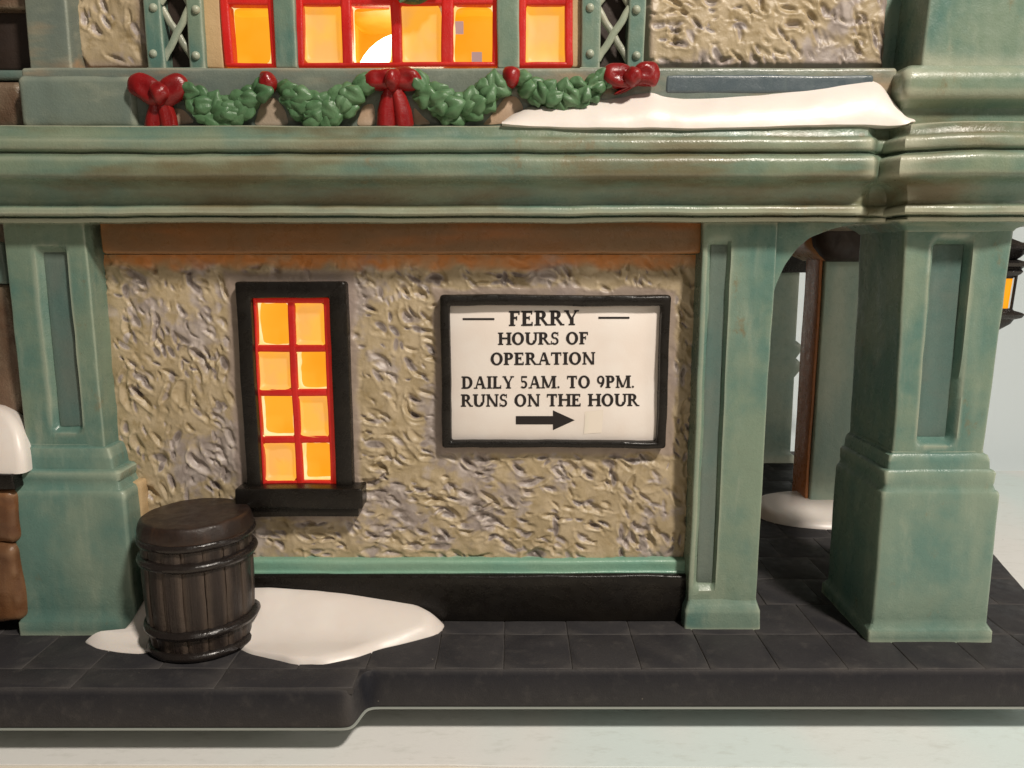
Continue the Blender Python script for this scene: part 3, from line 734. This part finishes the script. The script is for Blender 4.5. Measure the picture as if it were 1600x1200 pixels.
# upper windows
YU = -.24
def upper(x0, x1, cols, seed, barx):
    rects = [(PX(x0, 60, YU), PX(cols[0][0] + 1, 60, YU), PZ(103, YU), PZ(-75, YU)), (PX(cols[-1][1] - 1, 60, YU), PX(x1, 60, YU), PZ(103, YU), PZ(-75, YU)), (PX(x0, 60, YU) + .01, PX(x1, 60, YU) - .01, PZ(104, YU), PZ(97, YU))]
    for a, b in barx: rects.append((PX(a, 60, YU), PX(b, 60, YU), PZ(103, YU), PZ(-75, YU)))
    rects.append((PX(x0, 60, YU) + .01, PX(x1, 60, YU) - .01, PZ(6, YU), PZ(-8, YU)))
    return part('window', frame_bars(rects, YU, -.02, .03, seed, .012), M_redframe)
def upane(win, x0, x1, bright, i, yb=.35, m=None):
    for (ya, yb_) in ((5, 98), (-74, -9)):
        q4 = [(PX(px, 60, -.18), PZ(py, -.18)) for px, py in qd(x0 - 1.5, ya - 1.5, x1 + 1.5, yb_ + 1.5)]
        p = smooth_loop(resample(q4, .06), 3); n = len(p); c = p.mean(0)
        p = wob(np.stack([p[:, 0], 0 * p[:, 0], p[:, 1]], 1), .016, 2.5, 17 + i)[:, [0, 2]]
        if bright:
            ri = [[(x, -.16, z) for x, z in p], [(x, .0, z) for x, z in offset_loop(p, .02)]]
            v, fc = loft(ri, False); nb = len(fc)
            big = c + (p - c) * 1.5
            ri2 = [[(x, .0, z) for x, z in offset_loop(p, .02)], [(x, .02, z) for x, z in big], [(x, yb, z) for x, z in big]]
            v2, f2 = loft(ri2, False); f2.append([2 * n + k for k in range(n)])
            vv, ff = join((v, fc), (v2, f2))
            obj('pane', (vv, ff), [M_reveal, m or M_amber], win, fmat=[0] * nb + [1] * len(f2), angle=30)
        else:
            ri = [[(x, .02, z) for x, z in p]]
            for s, d in ((1, 0), (.97, .02), (.9, .05), (.8, .065), (.45, .07), (.15, .066)):
                ri.append([(c[0] + (x - c[0]) * s, -.16 + d, c[1] + (z - c[1]) * s) for x, z in p])
            v, fc = loft(ri); obj('pane', (wob(v, .012, 2.5, 17 + i), fc), M_dull, win)
w1 = upper(347, 430, [(360, 421)], 111, []); upane(w1, 360, 421, True, 1)
w2 = upper(462, 778, [(473, 532), (708, 771)], 121, [(533, 549), (611, 627), (689, 708)])
upane(w2, 473, 532, False, 2); upane(w2, 550, 610, True, 3, 1.2, M_amber2); upane(w2, 627, 688, False, 4); upane(w2, 709, 771, True, 5)
w3 = upper(810, 895, [(821, 884)], 131, []); upane(w3, 821, 884, False, 6)
cx, cz = P(640, 142, .6)
obj('light_bulb', sphere((cx, .6, cz), (.86, .5, .86), 32, 20), M_bulb, w2)
for (x0, y0, x1, y1) in ((710, 33, 724, 53), (737, 81, 753, 97)):
    a = P(x0, y1, .32); b = P(x1, y0, .32); obj('square_mark', rbox(a[0], b[0], .32, .345, a[1], b[1], .005, 2, 1, 1, 0), M_mark, w2)

# ---- left bay beyond the pier
part('recessed_wall', rbox(-9.4, PX(34, 530, .1), -.1, .4, ZP, PZ(440, 0), .08, 14, 4, .1, .06, 5), M_brownstone)
part('recessed_beam', rbox(-9.4, PX(22, 410, .1), -.12, .4, PZ(442, 0), PZ(378, 0), .05, 8, 3, .1, .02, 6), M_panel)
part('recessed_wall', rbox(-9.4, PX(30, 160, -.3) + .12, -.42, .2, PZ(200, -.4), PZ(124, -.4), .12, 8, 5, .1, .04, 7), M_brownstone)
part('ledge', rbox(-9.4, PX(46, 118, -.2) + .1, -.35, .2, PZ(126, -.3), PZ(110, -.3), .05, 8, 3, .1, .012, 8), M_panel)
part('recessed_wall', rbox(-9.4, PX(50, 60, .1), .05, .5, PZ(112, .1), PZ(-80, .1), .05, 4, 3, .3, .02, 8), M_deepbrown)
part('upper_ledge', rbox(-9.4, PX(46, 8, 0), -.15, .3, PZ(14, -.1), PZ(-80, -.1), .05, 8, 3, .1, .02, 8), M_brownstone)

# ================================================================== THINGS
# ---- stacked brown blocks with a black slab, at the left edge
cb = G(-20, 985)
BX = tag(empty('block_stack', (-8.45, -.6, ZP)), 'two brown rounded blocks under a black slab at the left edge', 'crate')
def blk(n, y0, y1, xr, m, r, sd, yf=-.75):
    a, b = PZ(y1, yf), PZ(y0, yf); return obj(n, rbox(-9.4, PX(xr, (y0 + y1) / 2, yf), yf, -.1, max(a, ZP), b, r, 12, 6, .06, .03, sd, 2), m, BX)
blk('block', 848, 975, 33, M_brown, .16, 3); blk('block', 763, 850, 24, M_brown, .14, 4)
blk('slab', 739, 764, 24, M_black, .03, 5, -.78)
sx = PX(38, 690, -.7)
def snow_heap():
    zb_, zt_ = PZ(741, -.74), PZ(632, -.45)
    rings = []
    for i in range(15):
        t = i / 14; e = math.sqrt(max(0, 1 - t ** 2.6))
        xr = -8.3 + (PX(34, 700, -.7) + .02 + 8.3) * e
        rings.append([(x, y, zb_ + (zt_ - zb_) * t) for x, y in ring(-9.4, xr, -.74 + .45 * t * t, -.1, .12, 8, 4)])
    v, f = loft(rings); return wob(v, .02, 1.5, 4), f
tag(obj('snow_pile', snow_heap(), M_snow), 'tall white snow pile on the black slab at the left edge', 'snow')

# ---- barrel
BC = Vector((-4.80, -.82, ZP - .03))
BAR = tag(empty('barrel', BC), 'dark brown wooden barrel with black hoops standing in the snow', 'barrel')
BAR.rotation_euler = (R(-1), R(-.6), R(0))
BH = 2.08
def brad(z):
    t = z / BH; return .735 + .07 * (1 - ((t - .55) / .55) ** 2) if t < .55 else .805 - .03 * ((t - .55) / .45) ** 2
WORLD_B = np.array(BC)
NS = 16
for s in range(NS):
    a0 = 2 * math.pi * s / NS + .10 + random.uniform(-.02, .02); a1 = a0 + 2 * math.pi / NS * .98
    rings = []
    bump_ = random.uniform(-.012, .012)
    for i in range(23):
        z = .02 + 1.90 * i / 22
        rr = brad(z) - .03 + bump_
        row = []
        for j in range(7):
            t = j / 6; a = a0 + (a1 - a0) * t; e = (1 - abs(2 * t - 1) ** 6) * .028
            row.append((BC.x + (rr + e) * math.cos(a), BC.y + (rr + e) * math.sin(a), BC.z + z))
        for j in (6, 0):
            a = a0 + (a1 - a0) * j / 6; row.append((BC.x + (rr - .12) * math.cos(a), BC.y + (rr - .12) * math.sin(a), BC.z + z))
        rings.append(row)
    v, f = loft(rings); obj('stave', (wob(v, .008, 3, s), f), M_wood, BAR, angle=50)
for z, rr, r in ((.10, .0, .085), (.45, .0, .09), (1.49, .0, .09), (1.79, .01, .08)):
    v, f = torus((BC.x, BC.y, BC.z + z), brad(z) + rr - .02, r, 56, 10, .85); obj('hoop', (wob(v, .012, 2.0, int(z * 50)), f), M_hoop, BAR)
pr = smooth_profile([(.60, 1.80), (.82, 1.81), (.833, 1.87), (.822, 1.95), (.795, 2.035), (.765, 2.07), (.74, 2.08), (.6, 2.078), (.3, 2.075), (.02, 2.078)], 2)
v, f = lathe(BC, [(.02, 1.80)] + pr, 64)
v = np.array(v); ang = np.arctan2(v[:, 1] - BC.y, v[:, 0] - BC.x); ed = sstep(1.86, 1.92, v[:, 2] - BC.z) * (1 - sstep(2.0, 2.06, v[:, 2] - BC.z))
gv = np.maximum(0, np.cos(ang * 16 + 2.0)) ** 14; v[:, 0] -= np.cos(ang) * gv * ed * .045; v[:, 1] -= np.sin(ang) * gv * ed * .045
obj('lid', (wob(v, .010, 1.8, 5), f), M_lid, BAR)

# ---- snow around the barrel
fr = [(128, 1001), (150, 1013), (190, 1020), (225, 1022), (250, 1012), (300, 1005), (365, 1008), (390, 1022), (430, 1030), (455, 1036), (466, 1041), (478, 1037), (505, 1040), (553, 1030), (590, 1016), (640, 1004), (685, 992), (698, 976)]
ol = [G(x, y) for x, y in fr] + [(-1.30, -.20), (-3.0, -.18), (-6.0, -.18), (-6.1, -.75), (-6.25, -.95)]
def hs(x, y):
    back = float(sstep(-1.15, -.2, y))
    fx = .56 * max(0, min(1, (-.95 - x) / 3.0)) ** .6
    return back * fx * .95 + .05 * float(sstep(-1.9, -1.3, y)) * float(.2 + .8 * sstep(-4.2, -3.0, x))
tag(obj('snow_patch', mound(ol, hs, ZP, 22, .08, 2, .045, .012, 5), M_snow), 'flat white snow patch around the barrel against the black plinth', 'snow')
# ---- snow at the rear pier
tag(obj('snow_patch', mound([(5.55, 4.9), (5.8, 4.45), (6.5, 4.1), (7.6, 3.95), (8.6, 4.4), (8.6, 5.6), (6.8, 6.0), (5.7, 5.6)], lambda x, y: .22 * float(sstep(3.8, 5.6, y)), ZP, 12, .15, 5, .10, .01, 3), M_snow),
    'small snow patch on the porch floor at the foot of the rear pier', 'snow')
# ---- snow on the cornice
def ledge_snow():
    xs = [785, 800, 830, 880, 930, 975, 1000, 1024, 1040, 1070, 1120, 1180, 1250, 1300, 1340, 1368, 1385, 1400, 1410, 1418]
    top = [188, 176, 164, 158, 155, 151, 146, 143, 149, 152, 151, 147, 141, 133, 126, 121, 128, 150, 168, 183]
    bot = [192, 194, 196, 198, 199, 200, 200, 200, 200, 200, 199, 198, 197, 196, 196, 196, 196, 195, 193, 189]
    rings = []
    xi = np.linspace(785, 1424, 110)
    ti = np.interp(xi, xs, top); bi = np.interp(xi, xs, bot)
    ti[1:-1] = .5 * ti[1:-1] + .25 * ti[:-2] + .25 * ti[2:]
    for xp, t_, b_ in zip(xi, ti, bi):
        zt_, zb_ = PZ(t_, -.66), PZ(b_, -.95); x = PX(xp, 170, -.8)
        row = []
        n = 12
        for k in range(n + 1):
            s = k / n
            row.append((x, -.935 + .345 * s ** 1.1 - .035 * math.sin(math.pi * s), zb_ + (zt_ - zb_) * (s ** .75 if s > 0 else 0)))
        row.append((x, -.50, zt_ - .02)); row.append((x, -.50, zb_ - .0)); row.append((x, -.88, zb_ - .02))
        rings.append(row)
    v, f = loft(rings); return wob(v, .016, 1.4, 9), f
tag(obj('snow_ledge', ledge_snow(), M_snow, angle=70), 'long white snow drift lying on the cornice at the upper right', 'snow')

# ---- sign
YS = -.20
SG = tag(empty('sign', (PX(868, 700, -.1), -.02, SR[2])), 'white ferry hours sign in a black frame with arrow, on the stone wall', 'sign')
ox0, ox1, oz0, oz1 = PX(689, 580, YS), PX(1045, 580, YS), PZ(701, YS), PZ(461, YS)
ix0, ix1, iz0, iz1 = PX(704, 580, YS), PX(1030, 580, YS), PZ(690, YS), PZ(478, YS)
obj('frame', frame_loop((ox0, ox1, oz0, oz1), (ix0, ix1, iz0, iz1), YS, .03, .04, 141, .014), M_black, SG)
YB = -.085
obj('board', rbox(ix0 - .06, ix1 + .06, YB, .02, iz0 - .05, iz1 + .05, .02, 4, 2, .5, 0), M_board, SG)
# letters: slab-serif strokes
SW, TH, SF = .235, .14, .10
def Rr(x0, x1, y0, y1): return [(x0, y0), (x1, y0), (x1, y1), (x0, y1)]
def stem(x, y0=0, y1=1, w=SW, sb=True, stp=True, e=.085):
    o = [Rr(x, x + w, y0, y1)]
    if sb: o.append(Rr(x - e, x + w + e, y0, y0 + SF))
    if stp: o.append(Rr(x - e, x + w + e, y1 - SF, y1))
    return o
def dg(x0, y0, x1, y1, w): return [[(x0 - w / 2, y0), (x0 + w / 2, y0), (x1 + w / 2, y1), (x1 - w / 2, y1)]]
def arcs(cx, cy, rx, ry, a0, a1, wv=SW, wh=TH, n=14):
    o = []
    for i in range(n):
        q = []
        for a, inner in ((a0 + (a1 - a0) * i / n, 0), (a0 + (a1 - a0) * (i + 1) / n, 0), (a0 + (a1 - a0) * (i + 1) / n, 1), (a0 + (a1 - a0) * i / n, 1)):
            c, s = math.cos(R(a)), math.sin(R(a))
            q.append((cx + (rx - inner * wv) * c, cy + (ry - inner * wh) * s))
        o.append(q)
    return o
GL = {
 'F': (.74, stem(.09) + [Rr(.09, .68, 1 - TH, 1), Rr(.60, .68, .74, 1), Rr(.2, .5, .47, .47 + TH), Rr(.46, .53, .38, .66)]),
 'E': (.80, stem(.09) + [Rr(.09, .70, 1 - TH, 1), Rr(.62, .70, .76, 1), Rr(.2, .52, .47, .47 + TH), Rr(.48, .55, .38, .66), Rr(.09, .73, 0, TH), Rr(.65, .73, 0, .26)]),
 'R': (.90, stem(.09) + [Rr(.2, .45, 1 - TH, 1), Rr(.2, .45, .44, .44 + TH)] + arcs(.43, .72, .29, .28, -90, 90) + dg(.80, 0, .46, .48, .2) + [Rr(.68, .95, 0, SF)]),
 'P': (.76, stem(.09) + [Rr(.2, .43, 1 - TH, 1), Rr(.2, .43, .42, .42 + TH)] + arcs(.42, .71, .30, .29, -90, 90)),
 'D': (.95, stem(.09) + [Rr(.2, .45, 1 - TH, 1), Rr(.2, .45, 0, TH)] + arcs(.42, .5, .46, .5, -90, 90, n=18)),
 'Y': (.90, stem(.36, 0, .5, stp=False) + dg(.14, 1, .43, .42, .19) + dg(.78, 1, .48, .42, .12) + [Rr(0, .30, 1 - SF, 1), Rr(.62, .92, 1 - SF, 1)]),
 'H': (1.0, stem(.09) + stem(.72) + [Rr(.2, .8, .46, .46 + TH)]),
 'O': (.98, arcs(.49, .5, .46, .52, 0, 360, n=32)),
 'U': (.96, stem(.09, .34, 1, sb=False) + stem(.74, .34, 1, TH + .02, sb=False) + arcs(.475, .36, .385, .38, 180, 360)),
 'S': (.68, arcs(.34, .74, .27, .28, 30, 180, .16, TH) + arcs(.34, .74, .27, .28, 180, 270, .16, .13) + arcs(.34, .26, .29, .28, -150, 0, .16, TH) + arcs(.34, .26, .29, .33, 0, 90, .16, .13) + [Rr(.54, .61, .70, 1), Rr(.05, .12, 0, .30)]),
 'A': (.96, dg(.16, 0, .46, 1, .11) + dg(.80, 0, .50, 1, .21) + [Rr(.25, .70, .28, .28 + TH), Rr(.0, .30, 0, SF), Rr(.62, .98, 0, SF)]),
 'T': (.86, stem(.34, stp=False) + [Rr(.04, .82, 1 - TH, 1), Rr(.04, .12, .72, 1), Rr(.74, .82, .72, 1)]),
 'I': (.44, stem(.12)),
 'N': (1.0, stem(.12, 0, 1, TH) + stem(.78, 0, 1, TH, sb=False) + dg(.16, 1, .80, 0, .21)),
 'L': (.76, stem(.09) + [Rr(.09, .70, 0, TH), Rr(.62, .70, 0, .28)]),
 'M': (1.2, stem(.10, 0, 1, TH) + stem(.90, 0, 1) + dg(.17, 1, .56, .05, .20) + dg(.95, 1, .60, .05, .12)),
 '5': (.64, [Rr(.10, .19, .52, 1), Rr(.10, .56, 1 - .15, 1)] + arcs(.28, .32, .30, .32, -140, 125, .17, TH)),
 '9': (.68, arcs(.34, .66, .30, .34, 0, 360, .16, TH, 24) + arcs(.22, .64, .42, .64, -72, 5, .20, .17)),
 '.': (.30, arcs(.14, .09, .09, .09, 0, 360, .088, .088, 10)), ' ': (.42, []),
}
def lettering(text, x0, x1, ytop, ybot, dy=0):
    tot = sum(GL[c][0] for c in text) + .03 * (len(text) - 1); cur = 0
    for c in text:
        wd, polys = GL[c]; V, Fc = [], []
        for li, pg in enumerate(polys):
            b = len(V)
            ar = sum(pg[i][0] * pg[(i + 1) % 4][1] - pg[(i + 1) % 4][0] * pg[i][1] for i in range(4))
            if ar < 0: pg = pg[::-1]
            for (gx, gy) in pg:
                fx = (cur + gx) / tot
                xx, zz = P(x0 + (x1 - x0) * fx, ybot + (ytop - ybot) * gy + dy * fx, YB); V.append((xx, YB - .0045 - .0004 * (li % 9), zz))
            Fc.append([b, b + 1, b + 2, b + 3])
        if V: obj('letter', (V, Fc), M_ink, SG, angle=180)
        cur += wd + .03
for args in (('FERRY', 795, 904, 486, 509.5, -1.5), ('HOURS OF', 778, 920, 519.5, 539, -1), ('OPERATION', 766, 930, 551, 570.5, -1), ('DAILY 5AM. TO 9PM.', 721, 992, 588, 607.5, -1.5), ('RUNS ON THE HOUR', 720, 998, 616, 635.5, -1)):
    lettering(*args)
def flat(pts, dy=0):
    return [(P(x, y, YB)[0], YB - .005 - dy, P(x, y, YB)[1]) for x, y in pts], [list(range(len(pts)))[::-1]]
obj('arrow', flat([(806, 650), (864, 650), (864, 641), (898, 656.5), (864, 672), (864, 663), (806, 663)]), M_ink, SG)
for x0, x1, y in ((723, 772, 498.5), (935, 983, 496.5)):
    obj('dash', flat([(x0, y - 1.6), (x1, y - 1.6), (x1 + 1, y), (x1, y + 1.6), (x0, y + 1.6)]), M_ink, SG)
obj('tape_mark', flat([(914, 643), (943, 640), (940, 676), (912, 678)]), M_tape, SG)
obj('tape_mark', flat([(916, 645), (921, 644), (919, 672), (912, 676), (913, 668)], .002), M_cloth, SG)

# ---- garlands
def leaf_mesh(seed):
    v, f = sphere((0, 0, 0), (1, .55, .88), 20, 14, .24, seed, 1.9)
    v = np.array(v)
    v[:, 1] += .22 * np.exp(-(v[:, 2] / .22) ** 2) * (v[:, 1] < 0) * (1 - .4 * v[:, 0])      # vein down the middle
    v[:, 2] *= 1 - .35 * np.clip(v[:, 0], 0, 1) ** 2
    me = bpy.data.meshes.new('leaf'); me.from_pydata(v.tolist(), [], f); finish(me, M_leaf, 80); return me
LEAVES = [leaf_mesh(s) for s in (1, 2, 3, 4, 5)]
def swag(x0, y0, x1, y1, ymid, th, label, seed, cut=999, group=None):
    rnd = random.Random(seed); Y = ysb - .04
    def cen(s):
        px = x0 + (x1 - x0) * s; py = y0 + (y1 - y0) * s + (ymid - (y0 + y1) / 2) * 4 * s * (1 - s)
        return px, py
    c = P((x0 + x1) / 2, ymid, Y)
    root = tag(empty('garland', (c[0], Y, c[1])), label, 'garland', group)
    pts, rad = [], []
    for i in range(15):
        s = i / 14; px, py = cen(s); xx, zz = P(px, py, Y - .02); pts.append((xx, Y - .02, zz)); rad.append(.01 * th * (.42 + .38 * math.sin(math.pi * s)))
    v, f = tube(pts, rad, 14, .75); obj('garland_core', (wob(v, .02, 3, seed), f), M_garland, root)
    n = 0
    for ci in range(7):
        s = (ci + .5) / 7
        hw = th * (.55 + .50 * math.sin(math.pi * s))
        rows = 3 if hw > th * .75 else 2
        for r_ in range(rows):
            o = (r_ + .5) / rows * 2 - 1
            ss = min(1, max(0, s + rnd.uniform(-.03, .03) + .05 * (r_ % 2)))
            px, py = cen(ss); py += o * hw * .72 + rnd.uniform(-3, 3)
            if py > cut: continue
            dep = .15 * math.cos(o * 1.25) + rnd.uniform(-.015, .03)
            xx, zz = P(px, py, Y - dep)
            size = rnd.uniform(.138, .18) * (th / 26)
            o_ = bpy.data.objects.new('leaf', LEAVES[rnd.randrange(5)]); COL.objects.link(o_); o_.parent = root
            o_.location = Vector((xx, Y - dep, zz)) - Vector(WORLD[root.name])
            slope = math.atan2(-(cen(min(1, ss + .05))[1] - cen(max(0, ss - .05))[1]), .1 * (x1 - x0))
            o_.rotation_euler = (rnd.uniform(-.35, .35), -(slope * .5 + rnd.uniform(-.9, .9) - .7 * o), rnd.uniform(-.5, .5))
            o_.scale = (size * .98, size * rnd.uniform(.8, 1.1), size); n += 1
GG = 'garland swags along the sill band'
swag(290, 142, 414, 132, 174, 25, 'green leaf garland between the leftmost red bow and the small red knot', 1, group=GG)
swag(438, 130, 574, 126, 172, 26, 'green leaf garland to the left of the red bow under the middle window', 2, group=GG)
swag(650, 124, 786, 122, 169, 26, 'green leaf garland to the right of the red bow under the middle window', 3, group=GG)
swag(808, 122, 956, 114, 152, 22, 'green leaf garland sunk in snow beside the tilted red bow', 4, group=GG)
# wreath hanging over the middle window, its lower edge in view
def wreath():
    cx, cz = P(646, -44, -.36); root = tag(empty('wreath', (cx, -.36, cz)), 'dark green wreath hanging on the middle window at the top edge', 'wreath')
    v, f = torus((0, 0, 0), .33, .12, 32, 10); v = np.array(v)[:, [0, 2, 1]] + np.array((cx, -.36, cz)); obj('wreath_ring', (wob(v, .03, 3, 4), f), M_garland, root)
    rnd = random.Random(9)
    for i in range(16):
        a = 2 * math.pi * i / 16; rr = .33 + rnd.uniform(-.05, .05)
        o_ = bpy.data.objects.new('leaf', LEAVES[i % 5]); COL.objects.link(o_); o_.parent = root
        o_.location = (rr * math.cos(a), -.09, rr * math.sin(a)); o_.rotation_euler = (rnd.uniform(-.4, .4), -a + rnd.uniform(-.8, .8), rnd.uniform(-.4, .4)); o_.scale = (.12, .1, .1)
wreath()

# ---- red bows
def lobe(cx, cy, rx, ry, Y, seed, dent=.25, rot=0):
    x, z = P(cx, cy, Y); k = .01 * (12 + Y) / 11.4
    v, f = sphere((0, 0, 0), (1, 1, 1), 24, 16, .16, seed, 1.5); v = np.array(v)
    rr = np.sqrt(v[:, 0] ** 2 + v[:, 2] ** 2); v[:, 1] += dent * 1.6 * np.exp(-(rr / .36) ** 2) * (v[:, 1] < 0); v[:, 2] *= 1 + .18 * v[:, 0] ** 2 * np.sign(.5)
    v = v * np.array((rx * k, .14, ry * k)); c_, s_ = math.cos(R(rot)), math.sin(R(rot))
    return np.stack([v[:, 0] * c_ - v[:, 2] * s_, v[:, 1], v[:, 0] * s_ + v[:, 2] * c_], 1) + np.array((x, Y, z)), f
def tail(pts, Y, wd, seed):
    rings = []
    for (px, py, hw) in pts:
        x, z = P(px, py, Y); k = .0098
        row = []
        for j in range(16):
            a = 2 * math.pi * j / 16; c, s = math.cos(a), math.sin(a)
            fold = .035 * math.exp(-((c - .25) / .22) ** 2) * (s < 0) if wd else 0
            row.append((x + hw * k * c, Y + .10 * s + fold, z))
        rings.append(row)
    v, f = loft(rings); return wob(v, .012, 2.5, seed), f
YBW = ysb - .14
def bow(label, lobes, knot, tails, seed):
    x, z = P(knot[0], knot[1], YBW); root = tag(empty('bow', (x, YBW, z)), label, 'bow')
    for i, l in enumerate(lobes): obj('loop', lobe(*l[:4], YBW - .02, seed + i, .25, l[4] if len(l) > 4 else 0), M_red, root)
    obj('knot', lobe(*knot, YBW - .10, seed + 5, 0), M_red, root)
    for i, t in enumerate(tails): obj('tail', tail(t, YBW + .01, 1, seed + 7 + i), M_red, root)
bow('leftmost red bow with two tails, beside the grey sill block', [(231, 140, 27, 18, -32), (270, 140, 25, 19, 30)], (250, 146, 14, 15),
    [[(247, 152, 8), (246, 165, 11), (243, 182, 13), (241, 197, 14), (241, 199, 11)], [(253, 152, 8), (257, 165, 11), (262, 182, 13), (264, 197, 13), (264, 199, 10)]], 200)
bow('middle red bow with long tails under the middle window', [(595, 124, 22, 15), (635, 124, 22, 15)], (614, 125, 12, 15),
    [[(611, 134, 7), (607, 150, 11), (604, 172, 13), (604, 195, 15), (604, 198, 13)], [(619, 134, 7), (623, 150, 11), (629, 172, 13), (632, 195, 14), (632, 198, 12)]], 220)
bow('tilted red bow at the right end of the garlands above the snow', [(968, 120, 24, 18), (1008, 116, 20, 17)], (988, 121, 14, 13), [[(990, 130, 5), (980, 138, 8), (968, 144, 7), (962, 147, 4)]], 240)
for px, py, rx, ry, lb, sd in ((419, 129, 12, 15, 'small red knot between the two left garlands', 260), (800, 121, 13, 15, 'small red knot between the two right garlands', 261)):
    v, f = lobe(px, py, rx, ry, YBW, sd, .05)
    tag(obj('ribbon_knot', (v, f), M_red), lb, 'bow', 'small red knots between the garlands')

# ---- wall lantern behind the right pier
LX, LY = 7.60, .10
zl = lambda py: PZ(py, LY)
LN = tag(empty('lantern', (LX, LY, zl(518))), 'black iron lantern with amber glass on the far side of the right pier', 'lantern')
def lst(st, nc=3): return stack([(zl(y), LX - a, LX + a, LY - a, LY + a, min(.05, a * .5)) for y, a in st], 3, nc, .05)
obj('lantern_base', lst([(518, .03), (512, .10), (505, .17), (498, .20), (495, .27), (490, .30), (487, .27), (484, .19), (481, .17)]), M_iron, LN)
obj('amber_glass', lst([(486, .13), (430, .15), (428, .14)]), M_lamp, LN)
for sx_ in (-1, 1):
    for sy_ in (-1, 1):
        obj('corner_bar', tube([(LX + sx_ * .145, LY + sy_ * .145, zl(488)), (LX + sx_ * .165, LY + sy_ * .165, zl(428))], .022, 8), M_iron, LN)
obj('lantern_roof', lst([(436, .14), (432, .17), (428, .22), (424, .24), (420, .22), (418, .24), (416, .29), (411, .31), (409, .26), (405, .17), (402, .20), (396, .24), (392, .30), (388, .36), (384, .36), (381, .30), (379, .20), (374, .12), (368, .03)]), M_iron, LN)
obj('wall_arm', tube([(7.25, LY, zl(440)), (LX - .1, LY, zl(420))], .05, 8), M_iron, LN)
for k in range(4):
    a = R(45 + 90 * k); x, y = LX + .33 * math.cos(a), LY + .33 * math.sin(a)
    obj('roof_curl', sphere((x, y, zl(387)), (.09, .09, .06), 12, 8), M_iron, LN)
